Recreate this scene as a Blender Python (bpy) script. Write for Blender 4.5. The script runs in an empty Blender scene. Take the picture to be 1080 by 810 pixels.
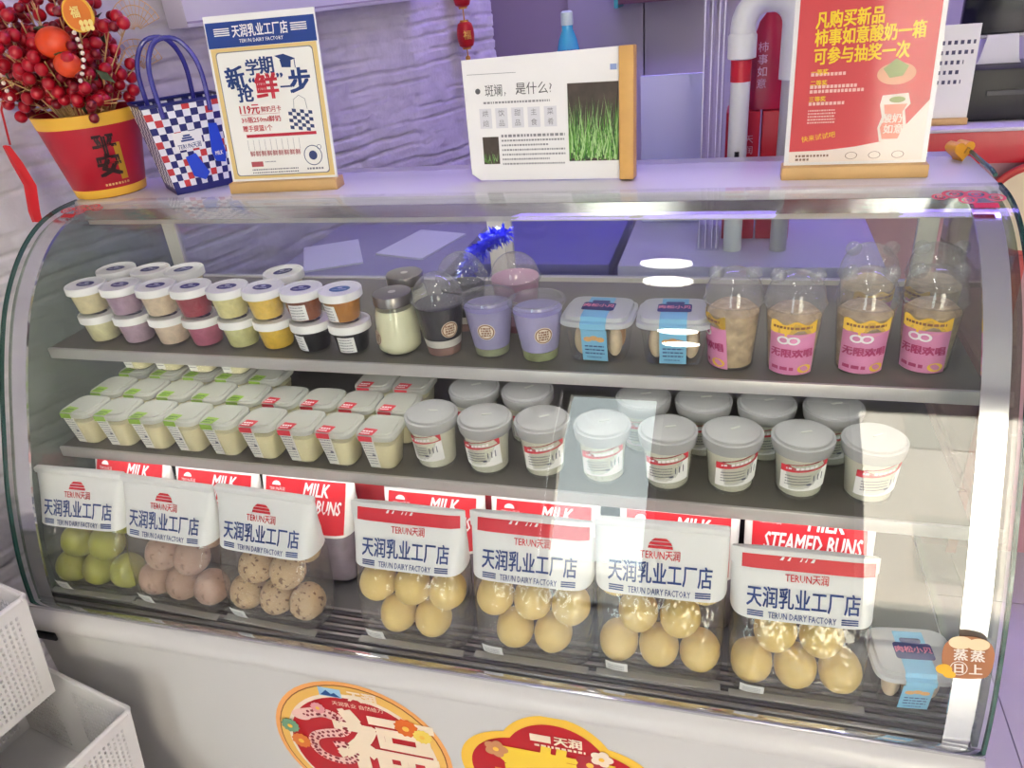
import bpy, bmesh, math, random
from mathutils import Vector, Matrix, noise
random.seed(7)
scene = bpy.context.scene
COL = scene.collection
# ------------------------------------------------------------------ camera
cam_d = bpy.data.cameras.new('camera'); cam_d.sensor_width = 36.0; cam_d.lens = 36.0*808.0/1080.0
cam_d.clip_start = 0.02
cam = bpy.data.objects.new('camera', cam_d); COL.objects.link(cam)
RX = Vector((0.96161666, 0.26026453, -0.08692394))
UP = -Vector((0.0500842, -0.47794032, -0.8769633))
BK = -Vector((-0.2697869, 0.838949, -0.47263051))
cam.matrix_world = Matrix(((RX.x, UP.x, BK.x, 1.16774), (RX.y, UP.y, BK.y, -1.13345), (RX.z, UP.z, BK.z, 1.55006), (0, 0, 0, 1)))
scene.camera = cam
# ------------------------------------------------------------------ sky, sun, exposure
world = bpy.data.worlds.new('sky'); scene.world = world; world.use_nodes = True
bgn = world.node_tree.nodes['Background']
bgn.inputs[0].default_value = (0.88, 0.95, 1.0, 1); bgn.inputs[1].default_value = 8.0
sun_d = bpy.data.lights.new('sun', 'SUN'); sun_d.energy = 52.0; sun_d.angle = 0.01; sun_d.color = (1.0, 0.95, 0.89)
sun = bpy.data.objects.new('sun', sun_d); COL.objects.link(sun)
sun.rotation_euler = Vector((0.15, -0.80, -0.62)).to_track_quat('-Z', 'Y').to_euler()
vs = scene.view_settings
vs.view_transform = 'Standard'; vs.look = 'None'; vs.exposure = 0.04; vs.gamma = 1.0; vs.use_curve_mapping = False
try:
    scene.cycles.transparent_max_bounces = 24
    scene.cycles.max_bounces = 10
    scene.cycles.sample_clamp_indirect = 6.0
except Exception:
    pass
CEIL_POWER = 33.0     # emission of the round ceiling downlights
FILL_POWER = 15.0       # emission of the strips added inside the case to brighten it
BACK_POWER = 16.5      # emission of the violet-tinted panels over the back of the shop

# ------------------------------------------------------------------ materials
def lin(h):
    h = h.lstrip('#'); out = []
    for i in (0, 2, 4):
        c = int(h[i:i+2], 16)/255.0
        out.append(c/12.92 if c <= 0.04045 else ((c+0.055)/1.055)**2.4)
    return (*out, 1.0)
MATS = {}
def P(name, hexcol, rough=0.5, metal=0.0, spec=0.5, var=0.0, vscale=30.0, bump=0.0, bscale=60.0, emit=0.0, sub=0.0, coat=0.0):
    if name in MATS: return MATS[name]
    m = bpy.data.materials.new(name); m.use_nodes = True; MATS[name] = m
    nt = m.node_tree; b = nt.nodes['Principled BSDF']
    c = lin(hexcol)
    b.inputs['Base Color'].default_value = c; b.inputs['Roughness'].default_value = rough
    b.inputs['Metallic'].default_value = metal; b.inputs['Specular IOR Level'].default_value = spec
    if coat: b.inputs['Coat Weight'].default_value = coat; b.inputs['Coat Roughness'].default_value = 0.05
    if sub: b.inputs['Subsurface Weight'].default_value = sub; b.inputs['Subsurface Radius'].default_value = (0.01, 0.007, 0.004)
    if emit: b.inputs['Emission Color'].default_value = c; b.inputs['Emission Strength'].default_value = emit
    if var or bump:
        tc = nt.nodes.new('ShaderNodeTexCoord')
    if var:
        n = nt.nodes.new('ShaderNodeTexNoise'); n.inputs['Scale'].default_value = vscale; n.inputs['Detail'].default_value = 4
        r = nt.nodes.new('ShaderNodeValToRGB')
        r.color_ramp.elements[0].position = 0.3; r.color_ramp.elements[1].position = 0.7
        r.color_ramp.elements[0].color = tuple(x*(1-var) for x in c[:3])+(1,)
        r.color_ramp.elements[1].color = tuple(min(1, x*(1+var*0.6)) for x in c[:3])+(1,)
        nt.links.new(tc.outputs['Object'], n.inputs['Vector']); nt.links.new(n.outputs['Fac'], r.inputs['Fac'])
        nt.links.new(r.outputs['Color'], b.inputs['Base Color'])
    if bump:
        n2 = nt.nodes.new('ShaderNodeTexNoise'); n2.inputs['Scale'].default_value = bscale; n2.inputs['Detail'].default_value = 3
        bp = nt.nodes.new('ShaderNodeBump'); bp.inputs['Strength'].default_value = bump; bp.inputs['Distance'].default_value = 0.004
        nt.links.new(tc.outputs['Object'], n2.inputs['Vector']); nt.links.new(n2.outputs['Fac'], bp.inputs['Height'])
        nt.links.new(bp.outputs['Normal'], b.inputs['Normal'])
    return m
def CLEAR(name, tint='#ffffff', rough=0.02, f0=0.05, f90=0.85, haze=0.0, hazecol='#f4f6f4', bump=0.0, bscale=30.0):
    """glass and clear plastic: transparent + mirror by Fresnel, some with a milky haze"""
    if name in MATS: return MATS[name]
    m = bpy.data.materials.new(name); m.use_nodes = True; MATS[name] = m
    nt = m.node_tree; nt.nodes.clear(); N = nt.nodes.new; L = nt.links.new
    out = N('ShaderNodeOutputMaterial'); tr = N('ShaderNodeBsdfTransparent'); tr.inputs[0].default_value = lin(tint)
    gl = N('ShaderNodeBsdfGlossy'); gl.inputs['Roughness'].default_value = rough
    lw = N('ShaderNodeLayerWeight'); lw.inputs[0].default_value = 0.5
    pw = N('ShaderNodeMath'); pw.operation = 'POWER'; pw.inputs[1].default_value = 5.0
    ma = N('ShaderNodeMath'); ma.operation = 'MULTIPLY_ADD'; ma.inputs[1].default_value = f90; ma.inputs[2].default_value = f0
    mx = N('ShaderNodeMixShader')
    L(lw.outputs['Facing'], pw.inputs[0]); L(pw.outputs[0], ma.inputs[0]); L(ma.outputs[0], mx.inputs[0])
    base = tr.outputs[0]
    if haze:
        d = N('ShaderNodeBsdfDiffuse'); d.inputs[0].default_value = lin(hazecol)
        t2 = N('ShaderNodeBsdfTranslucent'); t2.inputs[0].default_value = lin(hazecol)
        m0 = N('ShaderNodeMixShader'); m0.inputs[0].default_value = 0.35; L(d.outputs[0], m0.inputs[1]); L(t2.outputs[0], m0.inputs[2])
        m1 = N('ShaderNodeMixShader'); m1.inputs[0].default_value = haze; L(tr.outputs[0], m1.inputs[1]); L(m0.outputs[0], m1.inputs[2])
        base = m1.outputs[0]
    L(base, mx.inputs[1]); L(gl.outputs[0], mx.inputs[2]); L(mx.outputs[0], out.inputs[0])
    if bump:
        tc = N('ShaderNodeTexCoord'); n2 = N('ShaderNodeTexNoise'); n2.inputs['Scale'].default_value = bscale; n2.inputs['Detail'].default_value = 2
        bp = N('ShaderNodeBump'); bp.inputs['Strength'].default_value = bump; bp.inputs['Distance'].default_value = 0.01
        L(tc.outputs['Object'], n2.inputs['Vector']); L(n2.outputs['Fac'], bp.inputs['Height'])
        L(bp.outputs['Normal'], gl.inputs['Normal']); L(bp.outputs['Normal'], lw.inputs['Normal'])
    return m

# ------------------------------------------------------------------ mesh builder
class MB:
    def __init__(s): s.v = []; s.f = []; s.mi = []; s.sm = []
    def add(s, vs, fs, mi=0, smooth=False):
        o = len(s.v); s.v += [tuple(p) for p in vs]
        for f in fs: s.f.append(tuple(i+o for i in f)); s.mi.append(mi); s.sm.append(smooth)
        return s
    def box(s, x0, x1, y0, y1, z0, z1, mi=0, bev=0.0, seg=2):
        vs = [(x, y, z) for x in (x0, x1) for y in (y0, y1) for z in (z0, z1)]
        fs = [(0, 1, 3, 2), (4, 6, 7, 5), (0, 4, 5, 1), (2, 3, 7, 6), (0, 2, 6, 4), (1, 5, 7, 3)]
        if bev <= 0: return s.add(vs, fs, mi)
        bm = bmesh.new(); bv = [bm.verts.new(p) for p in vs]
        for f in fs: bm.faces.new([bv[i] for i in f])
        bmesh.ops.bevel(bm, geom=list(bm.edges), offset=bev, segments=seg, profile=0.5, affect='EDGES')
        bm.verts.index_update()
        s.add([v.co[:] for v in bm.verts], [[v.index for v in f.verts] for f in bm.faces], mi, True); bm.free(); return s
    def rings(s, rings, cap0=True, cap1=True, mi=0, smooth=True, closed=True):
        n = len(rings[0]); vs = [p for r in rings for p in r]; fs = []
        for a in range(len(rings)-1):
            for i in range(n if closed else n-1):
                j = (i+1) % n; fs.append((a*n+i, a*n+j, (a+1)*n+j, (a+1)*n+i))
        s.add(vs, fs, mi, smooth)
        if cap0: s.add(rings[0], [tuple(range(n))[::-1]], mi)
        if cap1: s.add(rings[-1], [tuple(range(n))], mi)
        return s
    def lathe(s, prof, n=24, mi=0, cap0=True, cap1=True, c=(0, 0)):
        R = [[(c[0]+r*math.cos(2*math.pi*i/n), c[1]+r*math.sin(2*math.pi*i/n), z) for i in range(n)] for r, z in prof]
        return s.rings(R, cap0 and prof[0][0] > 1e-5, cap1 and prof[-1][0] > 1e-5, mi)
    def tube(s, pts, r, n=8, mi=0, cap=True, taper=None):
        pts = [Vector(p) for p in pts]; R = []; prev = None
        for k, p in enumerate(pts):
            t = (pts[min(k+1, len(pts)-1)]-pts[max(k-1, 0)]).normalized()
            a = prev if prev is not None else (Vector((0, 0, 1)) if abs(t.z) < 0.9 else Vector((1, 0, 0)))
            u = (a - t*a.dot(t)).normalized(); w = t.cross(u); prev = u
            rr = r if taper is None else r*(1+(taper-1)*k/(len(pts)-1))
            R.append([tuple(p+u*rr*math.cos(2*math.pi*i/n)+w*rr*math.sin(2*math.pi*i/n)) for i in range(n)])
        return s.rings(R, cap, cap, mi)
    def grid(s, fn, nu, nv, mi=0, smooth=True):
        vs = [fn(i/nu, j/nv) for j in range(nv+1) for i in range(nu+1)]
        fs = [(j*(nu+1)+i, j*(nu+1)+i+1, (j+1)*(nu+1)+i+1, (j+1)*(nu+1)+i) for j in range(nv) for i in range(nu)]
        return s.add(vs, fs, mi, smooth)
    def prism(s, poly, d, ax='y', o=0.0, mi=0):
        """poly: 2D outline, extruded from o to o+d along ax"""
        mp = {'y': lambda a, b, t: (a, t, b), 'x': lambda a, b, t: (t, a, b), 'z': lambda a, b, t: (a, b, t)}[ax]
        n = len(poly); vs = [mp(a, b, o) for a, b in poly]+[mp(a, b, o+d) for a, b in poly]
        fs = [tuple(range(n)), tuple(range(2*n-1, n-1, -1))]+[(i, i+n, (i+1) % n+n, (i+1) % n) for i in range(n)]
        return s.add(vs, fs, mi)
    def sphere(s, c, r, nu=16, nv=10, sc=(1, 1, 1), mi=0):
        vs = []; fs = []
        for j in range(1, nv):
            th = math.pi*j/nv
            for i in range(nu):
                ph = 2*math.pi*i/nu
                vs.append((c[0]+r*sc[0]*math.sin(th)*math.cos(ph), c[1]+r*sc[1]*math.sin(th)*math.sin(ph), c[2]+r*sc[2]*math.cos(th)))
        t = len(vs); vs.append((c[0], c[1], c[2]+r*sc[2])); vs.append((c[0], c[1], c[2]-r*sc[2]))
        for j in range(nv-2):
            for i in range(nu):
                k = (i+1) % nu; fs.append((j*nu+i, (j+1)*nu+i, (j+1)*nu+k, j*nu+k))
        for i in range(nu):
            k = (i+1) % nu; fs.append((t, i, k)); fs.append((t+1, (nv-2)*nu+k, (nv-2)*nu+i))
        return s.add(vs, fs, mi, True)
    def text(s, body, size, fn, cx=0.0, cy=0.0, bold=0.0, shear=0.0, mi=0, width=None, align='C', res=1, narrow=1.0):
        """flat lettering mapped by fn(x, y) -> 3D"""
        vs, fs, w, h = glyphs(body, shear, res)
        k = size; kx = (width/w) if width else k*narrow
        ox = {'C': -w*kx/2, 'L': 0.0, 'R': -w*kx}[align]
        def lift(a, b, e):      # each pass of a bold stroke lies a hair above the one before
            p = Vector(fn(a, b)); n = (Vector(fn(a+1e-4, b))-p).cross(Vector(fn(a, b+1e-4))-p)
            return p+n.normalized()*e if n.length > 0 else p
        for q_, (dx, dy) in enumerate(((0, 0),) if bold <= 0 else ((-bold, -bold*0.6), (bold, -bold*0.6), (-bold, bold*0.6), (bold, bold*0.6))):
            s.add([lift(cx+ox+(x+dx)*kx, cy+(y+dy-0.36)*k, 1.2e-4*q_) for x, y in vs], fs, mi)
        return s
    def poly(s, pts, fn, mi=0):
        return s.add([fn(x, y) for x, y in pts], [tuple(range(len(pts)))], mi)
    def rect(s, x0, x1, y0, y1, fn, mi=0, nu=1, nv=1):
        vs = [fn(x0+(x1-x0)*i/nu, y0+(y1-y0)*j/nv) for j in range(nv+1) for i in range(nu+1)]
        fs = [(j*(nu+1)+i, j*(nu+1)+i+1, (j+1)*(nu+1)+i+1, (j+1)*(nu+1)+i) for j in range(nv) for i in range(nu)]
        return s.add(vs, fs, mi, True)
    def disc(s, cx, cy, r, fn, n=28, mi=0, ry=None, r0=0.0):
        ry = ry or r
        if r0 <= 0: return s.poly([(cx+r*math.cos(2*math.pi*i/n), cy+ry*math.sin(2*math.pi*i/n)) for i in range(n)], fn, mi)
        k = r0/r; vs = []
        for q in (k, 1): vs += [fn(cx+q*r*math.cos(2*math.pi*i/n), cy+q*ry*math.sin(2*math.pi*i/n)) for i in range(n)]
        return s.add(vs, [(i, (i+1) % n, n+(i+1) % n, n+i) for i in range(n)], mi)
    def rrect(s, x0, x1, y0, y1, r, fn, mi=0, n=5):
        p = []
        for cx, cy, a in ((x1-r, y1-r, 0), (x0+r, y1-r, 90), (x0+r, y0+r, 180), (x1-r, y0+r, 270)):
            for i in range(n+1):
                t = math.radians(a+90*i/n); p.append((cx+r*math.cos(t), cy+r*math.sin(t)))
        return s.poly(p, fn, mi)
    def mesh(s, name, mats):
        me = bpy.data.meshes.new(name); me.from_pydata(s.v, [], s.f)
        for m in (mats if isinstance(mats, (list, tuple)) else [mats]): me.materials.append(m)
        me.polygons.foreach_set('material_index', s.mi); me.polygons.foreach_set('use_smooth', s.sm)
        bm = bmesh.new(); bm.from_mesh(me); bmesh.ops.remove_doubles(bm, verts=bm.verts, dist=1e-6)
        bm.to_mesh(me); bm.free(); me.update(); return me
    def build(s, name, mats, parent=None, loc=(0, 0, 0), rot=(0, 0, 0), sharp=40):
        me = s.mesh(name, mats)
        try: me.set_sharp_from_angle(angle=math.radians(sharp))
        except Exception: pass
        o = bpy.data.objects.new(name, me); COL.objects.link(o); o.location = loc; o.rotation_euler = rot
        if parent: o.parent = parent
        return o
GL = {}
def glyphs(body, shear, res):
    key = (body, shear, res)
    if key in GL: return GL[key]
    cu = bpy.data.curves.new('glyph', 'FONT'); cu.body = body; cu.shear = shear; cu.resolution_u = res
    o = bpy.data.objects.new('glyph', cu); COL.objects.link(o)
    me = bpy.data.meshes.new_from_object(o.evaluated_get(bpy.context.evaluated_depsgraph_get()))
    vs = [(v.co.x, v.co.y) for v in me.vertices]; fs = [tuple(p.vertices) for p in me.polygons]
    bpy.data.objects.remove(o); bpy.data.curves.remove(cu); bpy.data.meshes.remove(me)
    x0 = min(v[0] for v in vs); x1 = max(v[0] for v in vs)
    vs = [(x-x0, y) for x, y in vs]; GL[key] = (vs, fs, x1-x0, 1.0); return GL[key]

def flat_y(y, x0=0.0, z0=0.0):            # drawing plane facing the shopper (-y)
    return lambda a, b: (x0+a, y, z0+b)
def flat_z(z, x0=0.0, y0=0.0):
    return lambda a, b: (x0+a, y0+b, z)
def cone(rf, eps=0.0006, ang=0.0, c=(0, 0)):     # print wrapped on a round cup, ang 0 faces -y, positive turns to +x
    def fn(a, b):
        r = rf(b)+eps; t = ang+a/r
        return (c[0]+r*math.sin(t), c[1]-r*math.cos(t), b)
    return fn
def rot2(fn, deg, cx=0, cy=0):
    c, s_ = math.cos(math.radians(deg)), math.sin(math.radians(deg))
    return lambda a, b: fn(cx+a*c-b*s_, cy+a*s_+b*c)

def tag(o, label, cat, group=None):
    o['label'] = label; o['category'] = cat
    if group: o['group'] = group
    return o
def thing(name, label, cat, loc=(0, 0, 0), rotz=0.0, group=None):
    o = bpy.data.objects.new(name, None); COL.objects.link(o); o.empty_display_size = 0.02
    o.location = loc; o.rotation_euler = (0, 0, rotz); return tag(o, label, cat, group)
def struct(o): o['kind'] = 'structure'; return o
KIDS = {}
def copy_tree(root, loc, rotz=0.0, label=None, group=None, swap=None, scale=None, skip=()):
    r = root.copy(); COL.objects.link(r); r.location = loc; r.rotation_euler = (0, 0, rotz)
    if scale: r.scale = scale
    if label: r['label'] = label
    if group: r['group'] = group
    for ch in root.children:
        if ch.name.split('.')[0] in skip: continue
        c = ch.copy(); COL.objects.link(c); c.parent = r
        if swap and ch.name.split('.')[0] in swap:
            c.material_slots[0].link = 'OBJECT'; c.material_slots[0].material = swap[ch.name.split('.')[0]]
        for g in ch.children:
            d = g.copy(); COL.objects.link(d); d.parent = c
    return r
# ------------------------------------------------------------------ the room
white_wall = P('white wall paint', '#d9d5da', 0.8)
mauve_wall = P('mauve grey panel', '#a99bad', 0.6)
grey_panel = P('grey lavender panel', '#b9b3c2', 0.55)
tile_m = P('pale floor tile', '#c9c5cc', 0.25, var=0.05, vscale=6)
grout_m = P('grout', '#8f8a92', 0.9)
ceil_m = P('ceiling white', '#e8e6e6', 0.9)
silhouette_m = P('dark silhouette block', '#4a464a', 0.6)
alu = P('brushed aluminium', '#c9c9c8', 0.35, metal=0.7)
floor = struct(MB().box(-2.2, 3.6, -3.6, 2.4, -0.1, -0.004).build('floor', grout_m))
tm = None
for i in range(9):
    for j in range(10):
        x0, y0 = -1.8+0.6*i, -3.6+0.6*j
        if tm is None:
            t = MB().box(0.0015, 0.5985, 0.0015, 0.5985, -0.004, 0.0, bev=0.0).build('tile', tile_m, floor); tm = t
        else:
            t = bpy.data.objects.new('tile', tm.data); COL.objects.link(t); t.parent = floor
        t.location = (x0, y0, 0)
struct(MB().box(-2.2, 3.6, -3.6, 2.4, 2.8, 2.9).build('ceiling', ceil_m))
struct(MB().box(-0.2, 3.6, 2.2, 2.3, 0, 2.8).build('wall_back', mauve_wall))
for k, (a, b) in enumerate(((0.49, 0.785), (0.79, 1.30), (1.305, 1.95), (1.955, 2.6), (2.605, 3.5))):
    struct(MB().box(a, b, 2.165, 2.2, 0, 2.8, bev=0.003).build('trim_%d' % (k+1), grey_panel))
struct(MB().box(3.5, 3.6, -3.5, 2.3, 0, 2.8).build('wall_right', white_wall))
# shop front behind the photographer: walls, a dark stand-in block, a window and a glazed door
wf = struct(MB().box(-2.2, 0.22, -3.5, -3.4, 0, 2.8).build('wall_front', white_wall))
MB().box(0.22, 3.6, -3.5, -3.4, 2.5, 2.8).build('lintel', white_wall, wf)
MB().box(0.84, 1.80, -3.52, -3.38, 0, 2.5).build('silhouette_block', silhouette_m, wf)  # added block: acts as the photographer's dark silhouette mirrored in the case glass
MB().box(2.75, 3.6, -3.5, -3.4, 0, 2.5).build('end_wall', white_wall, wf)
pane_m = CLEAR('window glass', '#f8fbf9', 0.0, 0.04)
for k, (a, b) in enumerate(((0.24, 0.84), (1.80, 2.75))):
    w = struct(MB().box(a, b, -3.46, -3.45, 0.05, 2.48).build('window_%d' % (k+1), pane_m))
    f = MB(); f.box(a, a+0.05, -3.49, -3.42, 0, 2.5); f.box(b-0.05, b, -3.49, -3.42, 0, 2.5); f.box(a, b, -3.49, -3.42, 0, 0.06); f.box(a, b, -3.49, -3.42, 2.44, 2.5)
    f.build('window_frame', alu, w)
struct(MB().box(-8, 9, -14, -3.5, -0.1, -0.005).build('pavement', P('pavement', '#b8b2a8', 0.9, var=0.1, vscale=3)))
fac = struct(MB().box(1.6, 14.0, -10.0, -9.5, 0, 7.0).build('wall_street', P('street facade', '#ecded2', 0.9, var=0.04, vscale=1.5)))
for i in range(5):
    for j in range(2):
        fw = MB().box(3.4+2.1*i, 4.3+2.1*i, -9.52, -9.47, 1.0+2.9*j, 2.4+2.9*j).build('facade_window', P('facade window', '#c4bbb0', 0.3), fac)
# ---- rough split-stone wall on the left, relief in real geometry
def wall_h(s, z):
    q = z + 0.016*noise.noise(Vector((s*3.4, z*3.0, 4.0)))+0.006*noise.noise(Vector((s*11, z*6, 5.0)))
    row = math.floor(q/0.036); fr = q/0.036 - row
    jit = noise.noise(Vector((s*2.3, row*7.7, 1.3)))
    d = min(fr, 1-fr)*0.036
    crack = max(0.0, 1-d/0.0055)*max(0.0, min(1.0, jit*3.4+0.45))
    h = 0.0025*noise.noise(Vector((s*5.0, row*3.3, 7.0))) + 0.0035*noise.fractal(Vector((s*16, z*34, 0)), 0.9, 2.1, 4) - 0.016*crack
    seam = (s*1.0 + 0.37*(row % 3)) % 0.62
    if min(seam, 0.62-seam) < 0.006: h -= 0.006
    return h
WD = Vector((0.3692, 0.9294, 0)); WN = Vector((0.9294, -0.3692, 0)); W0 = Vector((-0.3, -0.3, 0))
wl = MB()
S0, S1, Z0, Z1, NU, NV = -1.2, 1.88, 0.0, 2.3, 330, 460
wl.grid(lambda u, v: tuple(W0+WD*(S0+(S1-S0)*u)+WN*wall_h(S0+(S1-S0)*u, Z0+(Z1-Z0)*v)+Vector((0, 0, Z0+(Z1-Z0)*v))), NU, NV)
stone_m = P('painted split stone', '#d3ced5', 0.85, var=0.10, vscale=22, bump=0.35, bscale=90)
wall_left = struct(wl.build('wall_left', stone_m, sharp=180))
bk = MB()
pts = [W0+WD*S0-WN*0.02, W0+WD*S1-WN*0.02, W0+WD*S1-WN*0.2, W0+WD*S0-WN*0.2]
bk.prism([(p.x, p.y) for p in pts], 2.8, 'z').build('wall_core', white_wall, wall_left)
e0 = W0+WD*S1
MB().prism([(p.x, p.y) for p in (e0-WN*0.02, e0+WD*0.02-WN*0.02, e0+WD*0.02-WN*0.2, e0-WN*0.2)], 2.8, 'z').build('wall_end', mauve_wall, wall_left)
bk = MB(); pts = [W0+WD*-3.6, W0+WD*S0, W0+WD*S0-WN*0.2, W0+WD*-3.6-WN*0.2]
bk.prism([(p.x, p.y) for p in pts], 2.8, 'z').build('wall_plain', white_wall, wall_left)

struct(MB().box(-0.4, -0.2, 0.0, 2.3, 0, 2.8).build('wall_corner', mauve_wall))
# ceiling panels
glow = P('ceiling panel glow', '#fff8ee', 0.5, emit=CEIL_POWER)
glow_v = P('violet panel glow', '#a890ff', 0.5, emit=BACK_POWER)
def ceiling_light(x, y, sx, sy, m, label, grp):
    t = thing('ceiling_light', label, 'light', (x, y, 2.8), 0, grp)
    f = MB()
    for a in (-1, 1):
        f.box(a*sx/2-0.02, a*sx/2+0.02, -sy/2-0.02, sy/2+0.02, -0.04, 0); f.box(-sx/2+0.02, sx/2-0.02, a*sy/2-0.02, a*sy/2+0.02, -0.04, 0)
    f.build('frame', alu, t); MB().box(-sx/2+0.02, sx/2-0.02, -sy/2+0.02, sy/2-0.02, -0.03, -0.01).build('diffuser', m, t)
for x in (0.95, 3.05):
    for y in (-2.35, -1.95, -0.80, -0.45):
        t = thing('downlight', 'round white downlight in the ceiling over the shopfloor', 'light', (x, y, 2.8), 0, 'ceiling downlights')
        MB().lathe([(0.088, -0.004), (0.105, -0.012), (0.110, -0.004), (0.110, 0.0)], 28, cap0=False, cap1=False).build('ring', alu, t)
        MB().lathe([(0.0, -0.005), (0.088, -0.005), (0.088, -0.001), (0.0, -0.001)], 28).build('diffuser', glow, t)
for x, y in ((0.9, 1.1), (2.1, 1.1)):
    ceiling_light(x, y, 1.2, 0.3, glow_v, 'violet-tinted ceiling light panel over the back of the shop', 'back ceiling panels')

# ------------------------------------------------------------------ the display case
L = 1.5
PROF = [(0.0, 1.252), (-0.05, 1.249), (-0.100, 1.236), (-0.150, 1.207), (-0.196, 1.164), (-0.235, 1.112), (-0.280, 1.028), (-0.325, 0.925), (-0.357, 0.845), (-0.381, 0.765), (-0.395, 0.700), (-0.402, 0.643)]
def cat(pts, k=4):
    out = []
    for i in range(len(pts)-1):
        p0 = pts[max(i-1, 0)]; p1 = pts[i]; p2 = pts[i+1]; p3 = pts[min(i+2, len(pts)-1)]
        for j in range(k):
            t = j/k
            out.append(tuple(0.5*(2*b+(c-a)*t+(2*a-5*b+4*c-d)*t*t+(3*b-a-3*c+d)*t**3) for a, b, c, d in zip(p0, p1, p2, p3)))
    out.append(pts[-1]); return out
PC = cat(PROF)
def glass_pt(x, z, eps=0.0012):           # point on the outside of the curved glass at height z
    for a, b in zip(PC, PC[1:]):
        if a[1] >= z >= b[1]:
            t = (a[1]-z)/(a[1]-b[1]+1e-9); return (x, a[0]+(b[0]-a[0])*t-eps, z)
    return (x, PC[-1][0]-eps, z)
case_glass = CLEAR('curved case glass', '#fdfefd', 0.0, 0.038, 0.9)
end_glass = CLEAR('end panel glass', '#ccd6cc', 0.0, 0.04, 0.9)
green_edge = P('green glass edge', '#2f5a52', 0.15, spec=0.7)
chrome = P('polished steel', '#d8d8da', 0.12, metal=1.0)
case_white = P('white enamel', '#cbc9c6', 0.32)
slab_white = P('white worktop', '#d9d7de', 0.22)
shelf_grey = P('grey shelf mat', '#68655c', 0.45, var=0.06, vscale=10)
trim_white = P('pale shelf trim', '#bdbbb8', 0.3, metal=0.3)
fill_strip_m = P('added fill strip', '#fdf8f4', 0.5, emit=FILL_POWER)
darkness_m = P('dark gap sheet', '#2b2738', 0.5)
black_m = P('black plastic', '#141416', 0.45)
case = thing('display_case', 'long refrigerated display case with curved glass front and white base', 'display case', (0, 0, 0))
# front glass sheet, 6 mm thick, green cut edges at both ends
n_ = []
for i, p in enumerate(PC):
    a = PC[max(i-1, 0)]; b = PC[min(i+1, len(PC)-1)]; ty, tz = b[0]-a[0], b[1]-a[1]; l = math.hypot(ty, tz); n_.append((-tz/l, ty/l))
INN = [(p[0]+n[0]*0.006, p[1]+n[1]*0.006) for p, n in zip(PC, n_)]   # inner face
if INN[len(INN)//2][0] < PC[len(PC)//2][0]: INN = [(p[0]-n[0]*0.006, p[1]-n[1]*0.006) for p, n in zip(PC, n_)]
g = MB()
for prof in (PC, INN):
    rings = [[(x, y, z) for y, z in prof] for x in (0.0, L)]
    g.rings(rings, False, False, 0, True, closed=False)
fg = g.build('front_glass', case_glass, case, sharp=180)
for x in (0.0, L-0.004):
    e = MB(); e.rings([[(x, y, z) for y, z in PC]+[(x, y, z) for y, z in INN[::-1]], [(x+0.004, y, z) for y, z in PC]+[(x+0.004, y, z) for y, z in INN[::-1]]])
    e.build('glass_edge', green_edge, case)
# end panels (flat glass) and polished strips under the front glass
def inset(d): return [(p[0]+(q[0]-p[0])*d/0.006, p[1]+(q[1]-p[1])*d/0.006) for p, q in zip(PC, INN)]
A, B = inset(0.0075), inset(0.0115)
for x0 in (0.018, L-0.048):
    e = MB(); e.rings([[(x0, y, z) for y, z in A]+[(x0, y, z) for y, z in B[::-1]], [(x0+0.030, y, z) for y, z in A]+[(x0+0.030, y, z) for y, z in B[::-1]]])
    e.build('steel_strip', chrome, case, sharp=30)
for x0 in (0.006, L-0.012):
    prof = [(0.2, 1.246), (0.0, 1.246)]+inset(0.012)[2:]+[(0.2, 0.643)]
    e = MB(); e.prism(prof, 0.006, 'x', x0); e.build('end_glass', end_glass, case)
    top = MB()
    if x0 < 1: continue
    top.tube([(x0+0.003, 0.2, 1.262), (x0+0.003, 0.02, 1.264), (x0+0.003, 0.0, 1.262)], 0.003, 8); top.build('glass_edge', green_edge, case)
# worktop slab, chrome strip, back frame
MB().box(0.0, L, -0.008, 0.165, 1.253, 1.268, bev=0.003).build('worktop', slab_white, case, loc=(0, 0, -0.018))
MB().box(0.012, L-0.012, -0.004, 0.012, 1.214, 1.234).build('steel_rail', chrome, case)
MB().box(0.04, L-0.04, 0.016, 0.028, 1.226, 1.2345).build('fill_strip', fill_strip_m, case)  # added strip light, out of sight, lifting the goods below
MB().box(0.012, L-0.012, 0.0, 0.004, 1.205, 1.214).build('rail_lip', trim_white, case)
MB().box(0.012, L-0.012, 0.165, 0.205, 1.205, 1.248).build('rear_header', alu, case)
MB().box(0.012, L-0.012, 0.17, 0.205, 0.645, 1.02).build('darkness_sheet', darkness_m, case)  # dark sheet across the door glass, gives the gaps between shelves their darkness
rear_pane = CLEAR('rear door glass', '#eef2f2', 0.0, 0.05, 0.9)
for a, b, y in ((0.02, 0.76, 0.172), (0.74, 1.48, 0.188)):
    d = MB(); d.box(a, a+0.03, y, y+0.012, 1.02, 1.205); d.box(b-0.03, b, y, y+0.012, 1.02, 1.205); d.box(a+0.03, b-0.03, y, y+0.012, 1.02, 1.04); d.box(a+0.03, b-0.03, y, y+0.012, 1.19, 1.205)
    dd = d.build('sliding_door', P('door frame', '#cfccc2', 0.4, metal=0.2), case)
    MB().box(a+0.03, b-0.03, y+0.004, y+0.008, 1.04, 1.19).build('pane', rear_pane, dd)
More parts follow.
